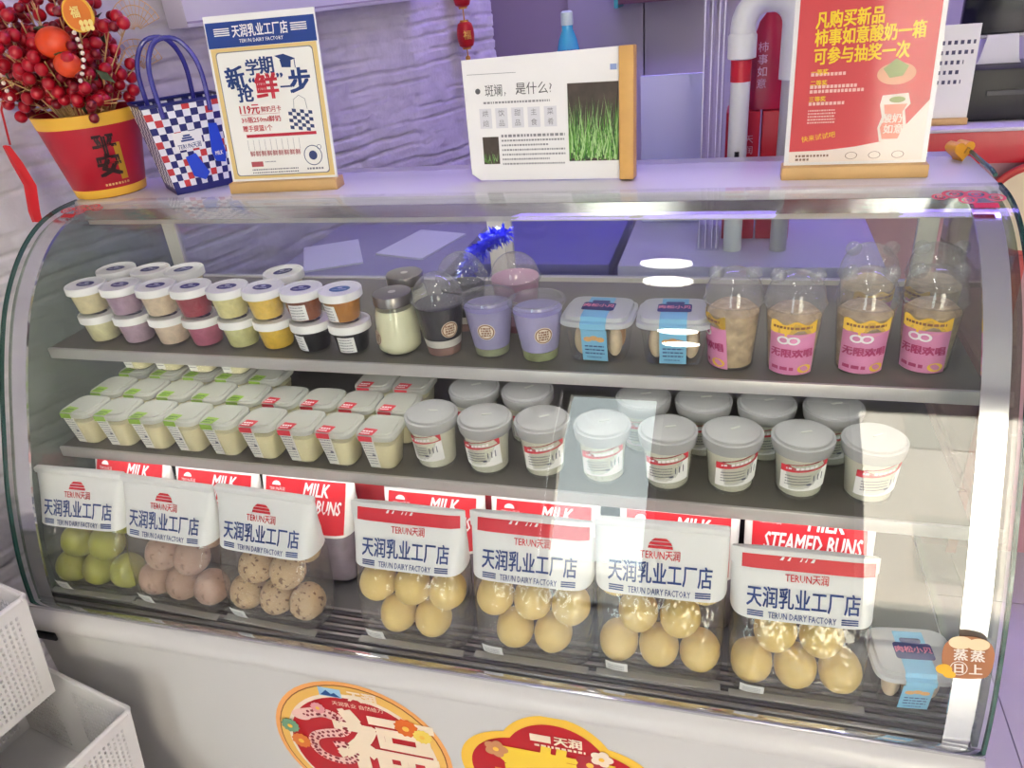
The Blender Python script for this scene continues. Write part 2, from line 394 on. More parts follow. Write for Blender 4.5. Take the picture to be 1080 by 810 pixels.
# shelves
for z, y0 in ((1.04, -0.19), (0.87, -0.245)):
    s_ = MB().box(0.02, L-0.02, y0+0.006, 0.165, z-0.012, z, bev=0.0).build('shelf', shelf_grey, case)
    MB().box(0.02, L-0.02, y0, y0+0.0055, z-0.018, z+0.0015, bev=0.001).build('shelf_trim', trim_white, s_)
    MB().box(0.04, L-0.04, y0+0.012, y0+0.022, z-0.0165, z-0.0122).build('fill_strip', fill_strip_m, s_)  # added fill light hidden behind the trim
    for x in (0.3, 0.75, 1.2):
        MB().box(x-0.002, x+0.002, y0+0.02, 0.16, z-0.022, z-0.0125).build('bracket', alu, s_)
# base and deck
prof = [(-0.395, 0.640), (-0.409, 0.638), (-0.420, 0.630), (-0.426, 0.618), (-0.426, 0.606), (-0.420, 0.598), (-0.414, 0.594), (-0.414, 0.12), (0.205, 0.12), (0.205, 0.640)]
b = MB(); b.prism(prof, L-0.002, 'x', 0.001); base = b.build('base', case_white, case)
MB().box(0.02, L-0.02, -0.38, 0.18, 0.0, 0.12).build('plinth', black_m, case)
MB().box(0.004, 0.045, -0.4205, -0.415, 0.575, 0.592, bev=0.002).build('latch', black_m, case)
MB().box(0.014, L-0.014, -0.393, 0.165, 0.6405, 0.6425).build('deck', P('deck metal', '#5e5c5a', 0.35, metal=0.6), case)
slat_m = P('deck slat', '#8a8786', 0.3, metal=0.7); slat_d = P('dark deck slat', '#332c31', 0.4)
for k in range(9):
    y = -0.390+0.0085*k
    MB().box(0.014, L-0.014, y, y+0.0055, 0.643, 0.6475, bev=0.0008, seg=1).build('slat', slat_m if k % 2 == 0 else slat_d, case)
# steel strip along the foot of the glass
MB().box(0.0, L, -0.4075, -0.394, 0.6385, 0.6445, bev=0.001).build('glass_channel', chrome, case)
# ------------------------------------------------------------------ goods in the case
white_pl = P('white plastic', '#efefec', 0.35)
paper_w = P('white paper', '#f1f0ee', 0.7)
ink_blue = P('navy ink', '#22306f', 0.6)
ink_navy = P('bag blue ink', '#25407f', 0.6)
ink_red = P('red ink', '#cf2230', 0.6)
ink_black = P('black ink', '#26262c', 0.6)
ink_grey = P('grey ink', '#7d7d88', 0.7)
clear_pl = CLEAR('clear plastic', '#fbfcfb', 0.03, 0.05, 0.75)
clear_milky = CLEAR('frosted lid', '#f7f9f6', 0.2, 0.04, 0.4, haze=0.62, hazecol='#e6e8e2')
def dashes(mb, x0, x1, y, h, fn, mi=0, rnd=None, mn=0.6, mx=1.6, gap=0.5):
    """a line of print too small to read"""
    rnd = rnd or random; x = x0
    while x < x1-0.2*h:
        w = min(h*rnd.uniform(mn, mx), x1-x)
        mb.rect(x, x+w, y-h/2, y+h/2, fn, mi); x += w+h*gap
# ---- tubs of ice cream
def tub(colour, name, side=None, label='', grp=None, oval='#3a3f8f'):
    t = thing('ice_cream_tub', label, 'ice cream', (0, 0, -5), 0, grp)
    MB().lathe([(0.0235, 0), (0.0245, 0.001), (0.0300, 0.040), (0.0306, 0.042)], 28).build('cup', clear_pl, t)
    MB().lathe([(0.0, 0.0035), (0.0225, 0.0035), (0.0240, 0.006), (0.0286, 0.0375), (0.0, 0.0385)], 28).build('ice_cream', P('ice cream '+name, colour, 0.6, var=0.12, vscale=90, bump=0.25, bscale=160), t)
    lid = MB().lathe([(0.0318, 0.0385), (0.0338, 0.039), (0.0340, 0.0500), (0.0330, 0.0515), (0.0300, 0.0515), (0.0292, 0.0503), (0.0, 0.0503)], 32).build('lid', white_pl, t)
    d = MB(); d.disc(0, 0, 0.0165, rot2(flat_z(0.0508), 15), ry=0.012, n=24).build('sticker', P('oval sticker '+oval, oval, 0.5), lid)
    d = MB(); f = rot2(flat_z(0.0511), 15); d.disc(0, 0.004, 0.0045, f, ry=0.003, n=12); d.text('TERUN天润', 0.0042, f, 0, -0.004, bold=0.02); d.build('lettering', P('pale ink', '#c9cbe6', 0.6), lid)
    if side is not None:
        rf = lambda z: 0.0245+(z-0.001)/0.039*0.0055
        q = MB(); fn = cone(rf, 0.0007, side); q.rect(-0.0145, 0.0145, 0.006, 0.033, fn, 0, 6, 1); lb = q.build('label', paper_w, t)
        q = MB(); fn = cone(rf, 0.0011, side); rn = random.Random(3)
        for k in range(5): dashes(q, -0.012, 0.010, 0.029-0.005*k, 0.0016, fn, 0, rn)
        q.build('print', ink_grey, lb)
    return t
UPX = [0.099, 0.171, 0.243, 0.311, 0.381, 0.447, 0.517, 0.585]
FLAV = [('cream', '#e6d9ae', '#e2dcae'), ('lilac', '#b89bb0', '#b79cb0'), ('peach', '#e3cdb0', '#e4cdb4'), ('raspberry', '#a13c4c', '#bd6480'), ('pale lemon', '#e6dc9e', '#ddda9a'), ('mango yellow', '#eec95c', '#f0c545')]
ZS = 1.0405
for i, (nm, c0, c1) in enumerate(FLAV):
    for lv, c in ((0, c1), (1, c0)):
        pos = 'on top of its stack' if lv else 'at the bottom of its stack'
        t = tub(c, nm+str(lv), None, 'white-lidded tub of %s ice cream %s' % (nm, pos), 'ice cream tubs', ['#474a80', '#4a4d84', '#2f2a7c', '#2e2a80', '#33307e', '#3a3d7c'][i])
        t.location = (UPX[i]+(0.006 if lv == 0 else 0), -0.138, ZS+0.0518*lv); t.rotation_euler = (0, 0, random.uniform(-0.4, 0.4))
for i, (u, lo, un, ln) in enumerate((('#8f4a22', '#17171a', 'red-brown syrup', 'black sesame'), ('#b3762a', '#18181b', 'amber syrup', 'black grape'))):
    x = UPX[6+i]
    t = tub(u, un, 0.1-0.55*i, 'clear tub of %s with white lid and paper label, on top' % un, 'syrup tubs', '#3c428c' if i == 0 else '#4f79ae'); t.location = (x, -0.140, ZS+0.0518)
    t = tub(lo, ln, -0.5+0.6*i, ('tub of black dessert with white label under the %s tub' % un), 'black dessert tubs'); t.location = (x+0.006, -0.142, ZS)
first = tub('#dccfae', 'vanilla', None, 'white-lidded tub at the bottom of the back row of ice cream stacks', 'back row of ice cream tubs', '#4b4f86')
for k, (x, y) in enumerate(((0.098, -0.062), (0.174, -0.064), (0.243, -0.062), (0.444, -0.068))):
    for lv in (0, 1):
        t = first if k == 0 and lv == 0 else copy_tree(first, (0, 0, 0), 0, 'white-lidded tub atop the back row of ice cream stacks' if lv else None, 'back row of ice cream tubs, upper' if lv else None)
        t.location = (x, y, ZS+0.0518*lv); t.rotation_euler = (0, 0, 0.2*k)

# ---- pudding jars
jar_glass = CLEAR('jar glass', '#fbfdfb', 0.02, 0.06, 0.8)
milk_m = P('milk pudding', '#e6e2c2', 0.45); cara = P('caramel', '#c99a62', 0.5)
lid_metal = P('tin lid', '#8f8b88', 0.3, metal=0.9); orange_ink = P('orange ink', '#d98a4a', 0.6)
badge_m = P('cream badge', '#efe3cf', 0.6); brown_ink = P('brown ink', '#8a5a34', 0.6)
def badge(parent, rf, z, ang, r=0.0125, eps=0.0008):
    q = MB(); q.disc(0, z, r, cone(rf, eps, ang), n=24); b = q.build('badge', badge_m, parent)
    q = MB(); f = cone(rf, eps+0.0005, ang); q.disc(0, z, r*0.92, f, n=24, r0=r*0.8)
    rn = random.Random(8)
    for k in range(4): dashes(q, -r*0.55, r*0.55, z+r*(0.45-0.3*k), r*0.2, f, 0, rn, 0.6, 1.8, 0.4)
    q.build('print', brown_ink, b)
def jar(loc, label, grp):
    t = thing('pudding_jar', label, 'dessert jar', loc, 0, grp)
    MB().lathe([(0.0, 0.0), (0.028, 0.0), (0.0345, 0.006), (0.0355, 0.018), (0.0325, 0.062), (0.0295, 0.074), (0.0275, 0.080), (0.0275, 0.088)], 32).build('glass', jar_glass, t)
    MB().lathe([(0.0, 0.002), (0.027, 0.002), (0.0330, 0.008), (0.0340, 0.018), (0.0312, 0.062), (0.0283, 0.072), (0.0, 0.073)], 32).build('pudding', milk_m, t)
    l = MB().lathe([(0.0295, 0.079), (0.0305, 0.080), (0.0305, 0.0935), (0.0295, 0.0955), (0.0265, 0.0960), (0.0, 0.0955)], 36).build('lid', lid_metal, t)
    MB().disc(0, 0, 0.006, flat_z(0.0965), n=16).build('safety_button', P('pale button', '#d8d4d0', 0.4), l)
    badge(t, lambda z: 0.0352-0.0028*max(0, (z-0.018)/0.044), 0.030, -0.75, 0.012)
    return t
jar((0.668, -0.132, ZS), 'clear jar of cream pudding with tin lid, beside the black drink cup', 'pudding jars')
jar((0.655, -0.050, ZS), 'tin-lidded jar of cream pudding half hidden behind another jar', 'pudding jars')

# ---- dessert cups
def dessert(name, loc, layers, label, grp, dome, cc, ang, fill=0.078, rt=0.0385):
    t = thing(name, label, 'dessert cup', loc, 0, grp)
    rb, H = 0.0265, 0.084
    rf = lambda z: rb+(rt-rb)*z/H
    MB().lathe([(rb-0.002, 0.0), (rb, 0.001), (rt, H), (rt+0.0025, H+0.001), (rt+0.0025, H+0.003)], 32, cap1=False).build('cup', clear_pl, t)
    z = 0.002
    for k, (h, c, nm) in enumerate(layers):
        z1 = z+h
        MB().lathe([(0, z), (rf(z)-0.0012, z), (rf(z1)-0.0012, z1), (0, z1+0.0005)], 28).build('filling', P('filling '+nm, c, 0.55, var=0.18 if k == 0 else 0.06, vscale=70, bump=0.2, bscale=120), t); z = z1+0.0006
    if dome > 0:
        pr = [(rt+0.003, H+0.002), (rt+0.004, H+0.004), (rt+0.001, H+0.008)]+[((rt-0.001)*math.cos(a)+0.0, H+0.008+dome*math.sin(a)) for a in [0.15+0.17*i for i in range(9)]]+[(0.006, H+0.008+dome), (0, H+0.008+dome)]
    else:
        pr = [(rt+0.003, H+0.002), (rt+0.0045, H+0.004), (rt+0.003, H+0.008), (rt-0.002, H+0.0085), (rt-0.004, H+0.004), (0, H+0.004)]
    MB().lathe(pr, 32, cap0=False).build('lid', CLEAR('lid clear', '#fafbfb', 0.06, 0.08, 0.8, haze=0.13, hazecol='#eceeee'), t)
    badge(t, rf, 0.047, ang, 0.0135)
    return t
dessert('dessert_cup', (0.742, -0.132, ZS), [(0.013, '#8d6a62', 'red bean'), (0.012, '#d9d2cc', 'milk'), (0.052, '#1d1c22', 'black jelly')], 'clear cup of black jelly dessert with domed lid and badge', 'domed dessert cups', 0.036, 0, 0.75)
dessert('dessert_cup', (0.750, -0.042, ZS), [(0.013, '#8d6a62', 'red bean'), (0.012, '#d9d2cc', 'milk'), (0.045, '#2a2a2e', 'black jelly two')], 'domed cup of black jelly half hidden behind the front one', 'domed dessert cups', 0.036, 0, 0.75)
dessert('dessert_cup', (0.819, -0.128, ZS), [(0.012, '#9aa07c', 'green layer'), (0.062, '#9d98c4', 'taro')], 'flat-lidded cup of lilac taro dessert beside the domed black cup', 'lilac dessert cups', 0, 0, 0.12)
dessert('dessert_cup', (0.897, -0.137, ZS), [(0.014, '#98a070', 'green layer b'), (0.060, '#a49fcb', 'taro b')], 'flat-lidded cup of lilac taro dessert beside the blue-sleeved tubs', 'lilac dessert cups', 0, 0, 0.45)
dessert('dessert_cup', (0.839, -0.042, ZS), [(0.012, '#8f5468', 'berry'), (0.074, '#b687a4', 'pink cream')], 'domed cup of pink cream dessert behind the two lilac cups', 'domed dessert cups', 0.036, 0, 0.1)

# ---- tubs with blue sleeves
def sq(hw, hd, z, ex=5.0, n=32, cx=0, cy=0):
    out = []
    for i in range(n):
        a = 2*math.pi*i/n; c, s_ = math.cos(a), math.sin(a)
        out.append((cx+hw*math.copysign(abs(c)**(2/ex), c), cy+hd*math.copysign(abs(s_)**(2/ex), s_), z))
    return out
sleeve_m = P('sky blue card', '#79b9dc', 0.6); sleeve_d = P('navy card', '#2b3576', 0.6); pink_ink = P('pink ink', '#e58aa8', 0.6)
roll_m = P('meat floss roll', '#c79a72', 0.8, var=0.25, vscale=60, bump=0.6, bscale=110); roll_n = P('pale cake', '#dcc6a8', 0.8, var=0.2, vscale=60, bump=0.5, bscale=110)
def snack_box(loc, rz, label, grp=None):
    t = thing('snack_box', label, 'snack box', loc, rz, grp)
    MB().rings([sq(0.038, 0.032, 0.0), sq(0.040, 0.034, 0.002), sq(0.047, 0.040, 0.058), sq(0.050, 0.043, 0.060)], True, False).build('tub', clear_pl, t)
    MB().rings([sq(0.051, 0.044, 0.058), sq(0.053, 0.046, 0.060), sq(0.052, 0.045, 0.066), sq(0.047, 0.040, 0.067), sq(0.046, 0.039, 0.0725), sq(0.042, 0.035, 0.074)]).build('lid', CLEAR('milky lid', '#fafbfb', 0.25, 0.05, 0.4, haze=0.8, hazecol='#e4e8ea'), t)
    for k in range(6):
        x = -0.024+0.024*(k % 3); y = -0.014+0.026*(k//3); h = 0.052
        MB().sphere((x, y, 0.027), 0.0135, 14, 9, (0.85, 0.92, 1.75)).build('roll', roll_m if k % 2 else roll_n, t)
    # card sleeve: over the lid and down the front
    s_ = MB(); W = 0.0185
    path = [(-0.0355, 0.004), (-0.0405, 0.040), (-0.0425, 0.0545), (-0.0475, 0.0580), (-0.0475, 0.0665), (-0.0420, 0.0685), (-0.0395, 0.0740), (-0.0330, 0.0752), (0.030, 0.0752)]
    s_.rings([[(x, y, z) for y, z in path] for x in (-W, W)], False, False, 0, False, closed=False)
    s_.rings([[(x, y+0.0004, z-0.0004) for y, z in path] for x in (W, -W)], False, False, 0, False, closed=False)
    sl = s_.build('sleeve', sleeve_m, t)
    top = flat_z(0.0756); p = MB(); p.rrect(-0.0235, 0.0235, -0.018, 0.010, 0.004, top); p.rrect(-0.013, 0.013, 0.010, 0.018, 0.003, top); p.build('brand_panel', sleeve_d, sl)
    p = MB(); f = flat_z(0.0760); p.text('肉松小贝', 0.0115, f, 0, -0.002, bold=0.03); p.build('lettering', pink_ink, sl)
    def front(a, b):
        tt = (b-0.004)/0.036; return (a, -0.0355-0.0050*tt-0.0006, b)
    p = MB(); rn = random.Random(5)
    for k in range(3): dashes(p, -0.014, 0.014, 0.0285-0.006*k, 0.0022, front, 0, rn, 1, 3)
    dashes(p, -0.012, 0.010, 0.010, 0.0016, front, 0, rn)
    p.build('print', ink_navy, sl)
    for k, x in enumerate((-0.009, 0.0, 0.009)):
        q = MB(); q.disc(x, 0.040+0.002*(k % 2), 0.0062, lambda a, b: front(a, b) if b < 0.040 else (a, -0.0405-0.002*(b-0.04)/0.0145-0.0007, b), n=14, ry=0.0042); q.build('picture', P('printed roll', '#d9a56a', 0.6), sl)
    return t
snack_box((0.985, -0.118, ZS), -0.06, 'lidded snack tub with blue card sleeve, beside a lilac cup', 'blue-sleeved snack tubs')
snack_box((1.092, -0.118, ZS), 0.02, 'lidded snack tub with blue card sleeve, beside a bear-eared cup', 'blue-sleeved snack tubs')
snack_box((1.420, -0.318, 0.6478), 0.1, 'lidded snack tub with blue card sleeve on the bottom deck', None)

# ---- bear-eared cups
pinkw = P('pink cup print', '#d987b4', 0.5); yel = P('yellow cup print', '#efc23a', 0.5); magenta = P('magenta ink', '#b5306c', 0.6); whiteink = P('white ink', '#f4f0f2', 0.6)
cookie = P('cookie filling', '#c9b08c', 0.8, var=0.35, vscale=80, bump=0.6, bscale=120)
def bear_cup(loc, ang, label, grp='bear-eared dessert cups'):
    t = thing('bear_cup', label, 'dessert cup', loc, 0, grp)
    rf = lambda z: 0.0300+0.0065*z/0.092
    MB().lathe([(0.0285, 0), (0.0300, 0.002), (0.0365, 0.092), (0.0385, 0.093), (0.0385, 0.096)], 32, cap1=False).build('cup', CLEAR('clear cup wall', '#f6f6f2', 0.03, 0.05, 0.75, haze=0.08), t)
    MB().lathe([(0, 0.004), (0.0280, 0.004), (0.0340, 0.080), (0.024, 0.089), (0, 0.091)], 26).build('filling', cookie, t)
    pr = [(0.0395, 0.094), (0.0405, 0.096), (0.0385, 0.100)]+[(0.038*math.cos(a), 0.100+0.040*math.sin(a)**0.9) for a in [0.18+0.165*i for i in range(9)]]+[(0.0, 0.140)]
    lid = MB().lathe(pr, 32, cap0=False).build('lid', CLEAR('lid clear', '#fafbfb', 0.06, 0.08, 0.8, haze=0.13, hazecol='#eceeee'), t)
    for s_ in (-1, 1):
        MB().sphere((s_*0.024, -0.004, 0.134), 0.0105, 14, 10, (1, 0.7, 1)).build('ear', CLEAR('lid clear', '#fafbfb', 0.06, 0.08, 0.8, haze=0.13, hazecol='#eceeee'), lid)
    W = 0.032
    p = MB(); p.rect(-W, W, 0.003, 0.064, cone(rf, 0.0006, ang), 0, 14, 1); lab = p.build('label', pinkw, t)
    p = MB(); p.poly([(-W+2*W*i/14, 0.0655-0.006*math.sin(i/14*3.1)) for i in range(15)]+[(W-2*W*i/14, 0.080+0.003*math.cos(i)) for i in range(15)], cone(rf, 0.0009, ang)); 
    p.disc(0.019, 0.012, 0.010, cone(rf, 0.0012, ang), n=16, ry=0.0065); p.build('yellow_band', yel, lab)
    f = cone(rf, 0.0013, ang); p = MB(); p.text('无限欢唱', 0.0135, f, 0, 0.036, bold=0.04, width=0.056); dashes(p, -0.026, 0.006, 0.0125, 0.005, f, 0, random.Random(2), 1, 2); p.build('lettering', magenta, lab)
    p = MB(); p.disc(-0.012, 0.055, 0.0085, f, n=16, ry=0.006, r0=0.005); p.disc(0.001, 0.055, 0.0085, f, n=16, ry=0.006, r0=0.005); p.build('loop_mark', whiteink, lab)
    p = MB(); dashes(p, -0.027, 0.024, 0.0735, 0.0035, f, 0, random.Random(4), 0.7, 1.8, 0.4); p.build('print', brown_ink, lab)
    return t
bear_cup((1.171, -0.132, ZS), -1.15, 'bear-eared dome cup with pink and yellow label turned aside, next to snack tub')
bear_cup((1.249, -0.140, ZS), -0.05, 'bear-eared dome cup whose pink and yellow label faces straight out')
bear_cup((1.337, -0.128, ZS), 0.0, 'bear-eared dome cup in the front row between two other bear cups')
bear_cup((1.418, -0.118, ZS), -0.35, 'bear-eared dome cup in the front row next to the end glass')
bear_cup((1.350, -0.034, ZS), 0.3, 'bear-eared dome cup in the back row behind the others')
bear_cup((1.436, -0.030, ZS), -1.2, 'bear-eared dome cup in the back corner by the end glass')

# ---- small square milk pots
pot_body = CLEAR('milk pot wall', '#fbfcf8', 0.12, 0.05, 0.4, haze=0.2, hazecol='#f2eed8')
yog = P('set milk', '#f1e8c2', 0.5)
greenl = P('green label', '#8cb23c', 0.55, var=0.15, vscale=200); redl = P('red label', '#cf2d3c', 0.55); darkgreen = P('dark green ink', '#3c6a1e', 0.6)
def milk_pot(kind):
    t = thing('milk_pot', '', 'milk pot', (0, 0, -5))
    MB().rings([sq(0.0205, 0.0205, 0.0, 3.4), sq(0.0225, 0.0225, 0.002, 3.4), sq(0.0310, 0.0310, 0.060, 4), sq(0.0325, 0.0325, 0.062, 4)], True, False).build('cup', pot_body, t)
    MB().rings([sq(0.0195, 0.0195, 0.002, 3.4), sq(0.0218, 0.0218, 0.004, 3.4), sq(0.0285, 0.0285, 0.050, 4)]).build('milk', yog, t)
    lid = MB().rings([sq(0.0325, 0.0325, 0.060, 4.5), sq(0.0340, 0.0340, 0.0615, 4.5), sq(0.0340, 0.0340, 0.0680, 4.5), sq(0.0325, 0.0325, 0.0695, 4.5), sq(0.0270, 0.0270, 0.0695, 4.5), sq(0.0262, 0.0262, 0.0715, 4.5)]).build('lid', clear_milky, t)
    m = greenl if kind == 'green' else redl
    c = -0.012; W = 0.0115
    q = MB(); q.poly([(c-W, -0.0335), (c+W, -0.0335), (c+W+0.003, -0.015), (c-W+0.003, -0.013)], flat_z(0.0721)); q.build('lid_label', m, lid)
    q = MB(); dashes(q, c-0.008, c+0.010, -0.0225, 0.0035, flat_z(0.0724), 0, random.Random(6), 0.6, 1.2, 0.3); dashes(q, c-0.009, c+0.006, -0.0285, 0.0028, flat_z(0.0724), 0, random.Random(7), 0.6, 1.2, 0.3); q.build('lettering', whiteink if kind == 'red' else darkgreen, lid)
    def front(a, b):
        tt = b/0.060; return (a*(0.72+0.28*tt), -(0.0225+0.0085*tt)-0.0008, b)
    q = MB(); q.rect(c-W, c+W, 0.006, 0.062, front, 0, 1, 3); q.rect(c-W, c+W, 0.062, 0.0705, lambda a, b: (a, -0.0348, b), 0); lb = q.build('side_label', P('pot label paper', '#dcdcd6', 0.7), t)
    q = MB(); q.rect(c-W, c+W, 0.061, 0.0706, lambda a, b: (a, -0.0352, b), 0); q.build('label_flap', m, lb)
    q = MB(); rn = random.Random(9); f2 = lambda a, b: (front(a, b)[0], front(a, b)[1]-0.0004, b)
    for k in range(9): dashes(q, c-W+0.002, c+W-0.003, 0.056-0.0052*k, 0.0015, f2, 0, rn, 0.7, 2.2)
    q.rect(c+0.002, c+0.008, 0.030, 0.0335, f2)
    q.build('print', P('label ink', '#55586a', 0.6), lb)
    return t
ZM = 0.8705
gp, rp = milk_pot('green'), milk_pot('red')
spots = []
for r_, y in enumerate((-0.206, -0.132, -0.058)):
    for i in range(5): spots.append(('g', 0.072+0.0722*i, y, 0, r_))
    for j in range(4):
        if r_ == 2 and j < 2: continue
        spots.append(('r', 0.433+0.0712*j, y, 0, r_))
for i in range(4): spots.append(('g', 0.078+0.0722*i, -0.055, 1, 2))
used = set()
for k, (c, x, y, lv, r_) in enumerate(spots):
    src = gp if c == 'g' else rp
    nm = 'green' if c == 'g' else 'red'
    row = ('front row', 'middle row', 'back row')[r_]
    lab = 'small square milk pot with %s label in the %s of the lower shelf' % (nm, row) if lv == 0 else 'small square milk pot with green label stacked up on the back row'
    loc = (x+random.uniform(-0.0012, 0.0012), y+random.uniform(-0.001, 0.001), ZM+0.0722*lv); rz = random.uniform(-0.03, 0.03)
    if c not in used: used.add(c); o = src; o.location = loc; o.rotation_euler = (0, 0, rz); o['label'] = lab; o['group'] = nm+' milk pots, '+row
    else: copy_tree(src, loc, rz, lab, (nm+' milk pots, '+row) if lv == 0 else 'stacked green milk pots')

# ---- large yogurt cups
lid_frost = CLEAR('frosted cup lid', '#f6f8f4', 0.25, 0.04, 0.35, haze=0.80, hazecol='#b8b9ba')
def yogurt_cup():
    t = thing('yogurt_cup', '', 'yogurt cup', (0, 0, -5))
    rf = lambda z: 0.0310+0.0060*z/0.076
    MB().lathe([(0.0295, 0), (0.0310, 0.002), (0.0370, 0.076), (0.0385, 0.078), (0.0385, 0.082)], 32, cap1=False).build('cup', CLEAR('yogurt cup wall', '#fafbf8', 0.08, 0.05, 0.5, haze=0.2, hazecol='#eeeee4'), t)
    MB().lathe([(0, 0.005), (0.0285, 0.005), (0.0300, 0.007), (0.0348, 0.070), (0, 0.0705)], 30).build('yogurt', P('yogurt', '#eceada', 0.5), t)
    lid = MB().lathe([(0.0395, 0.070), (0.0405, 0.072), (0.0425, 0.086), (0.0420, 0.088), (0.0385, 0.0885), (0.0370, 0.0915), (0.0345, 0.0925), (0, 0.0925)], 36, cap0=False).build('lid', lid_frost, t)
    MB().box(-0.004, 0.012, -0.002, 0.002, 0.0925, 0.0938, bev=0.0006, seg=1).build('tab', P('lid tab', '#aeb0aa', 0.5), lid, rot=(0, 0, 0.3))
    f = cone(rf, 0.0007, 0.0)
    slant = lambda a: 0.007+0.012*max(0, (a+0.03)/0.06)
    q = MB(); n = 10; W = 0.034
    q.poly([(-W+2*W*i/n, 0.050+slant(-W+2*W*i/n)) for i in range(n+1)]+[(W-2*W*i/n, 0.0395+slant(W-2*W*i/n)*0.9) for i in range(n+1)], f); bd = q.build('red_band', redl, t)
    q = MB(); q.poly([(-W+2*W*i/n, 0.0395+slant(-W+2*W*i/n)*0.9) for i in range(n+1)]+[(W-2*W*i/n, 0.013+slant(W-2*W*i/n)*0.4) for i in range(n+1)], f); q.build('label', paper_w, t)
    q = MB(); f2 = cone(rf, 0.0011, 0.0); sf = lambda a, b: f2(a, b+slant(a)*0.95)
    dashes(q, -0.012, 0.016, 0.0452, 0.0042, sf, 0, random.Random(5), 0.6, 1.3, 0.3); dashes(q, -0.026, -0.017, 0.0455, 0.003, sf, 0, random.Random(1)); q.build('lettering', whiteink, bd)
    q = MB(); rn = random.Random(11)
    for k in range(4): dashes(q, -0.026, 0.008, 0.035-0.0048*k, 0.0016, lambda a, b: f2(a, b+slant(a)*0.7), 0, rn)
    for k in range(3): q.rect(0.012+0.006*k, 0.0135+0.006*k, 0.024, 0.034+0.001*k, lambda a, b: f2(a, b+slant(a)*0.7))
    q.rect(0.004, 0.010, 0.018, 0.021, lambda a, b: f2(a, b+slant(a)*0.7))
    q.build('print', P('label ink', '#55586a', 0.6), bd)
    return t
yc = yogurt_cup()
ys = [(0.727, -0.188, -0.25, 'beside the red-labelled milk pots'), (0.815, -0.190, -0.05, ''), (0.904, -0.186, 0.25, ''), (0.995, -0.188, 0.15, ''), (1.090, -0.192, 0.05, ''), (1.179, -0.186, 0.35, ''), (1.272, -0.184, 0.1, ''), (1.362, -0.182, 0.3, '')]
for k, (x, y, a, _) in enumerate(ys):
    lab = 'yogurt cup with frosted lid and slanted red band, front row of the lower shelf'
    if k == 0: lab = 'yogurt cup with frosted lid standing beside the red-labelled milk pots'
    if k == 7: lab = 'yogurt cup with frosted lid nearest the end glass of the lower shelf'
    if k == 0: yc.location = (x, y, ZM); yc.rotation_euler = (0, 0, a); yc['label'] = lab
    else: copy_tree(yc, (x, y, ZM), a, lab, 'front row of yogurt cups' if 0 < k < 7 else None)
for x, a in ((0.770, 0.2), (0.86, 0.4), (1.045, 0.1), (1.135, 0.0), (1.226, 0.2), (1.318, 0.1)):
    copy_tree(yc, (x, -0.100, ZM), a, 'yogurt cup with frosted lid in the back row of the lower shelf', 'back row of yogurt cups')
# ---- bags of steamed buns
film = CLEAR('bag film', '#fdfdfb', 0.10, 0.08, 0.9, haze=0.08, hazecol='#f2f1ec', bump=1.0, bscale=30)
bag_white = P('bag white', '#e6e6e4', 0.5, bump=0.15, bscale=40); red_print = P('bag red print', '#cf1f2e', 0.45)
BH = 0.210
def bag_dim(v, lean=0.030):
    b = 0.034+0.009*min(1, v/0.10) if v < 0.10 else (0.043 if v < 0.46 else 0.043+(0.0035-0.043)*((v-0.46)/0.54)**0.9)
    a = 0.0865+0.0025*v
    return a, b, lean*v**1.2
def bag_front(x, z, eps=0.0, hh=BH):
    v = min(max(z/hh, 0), 1); a, b, c = bag_dim(v)
    return (x, c-b*math.sqrt(max(0.0, 1-min(1, abs(x/a))**9))-eps, z)
def bag_ring(z, n=64, k=1.0):
    v = min(max(z/BH, 0), 1); a, b, c = bag_dim(v); out = []
    for i in range(n):
        t = 2*math.pi*i/n; cx, sx = math.cos(t), math.sin(t)
        x = a*k*math.copysign(abs(cx)**0.30, cx)
        yb = b*k*math.sqrt(max(0.0, 1-min(1, abs(x/(a*k)))**9))
        y = c+math.copysign(yb, sx)
        w = 0.0 if sx < 0 else 0.003*noise.noise(Vector((x*25, z*30, 9.0)))
        out.append((x, y+w, z))
    return out
ZD = 0.1225   # lower edge of the printed header
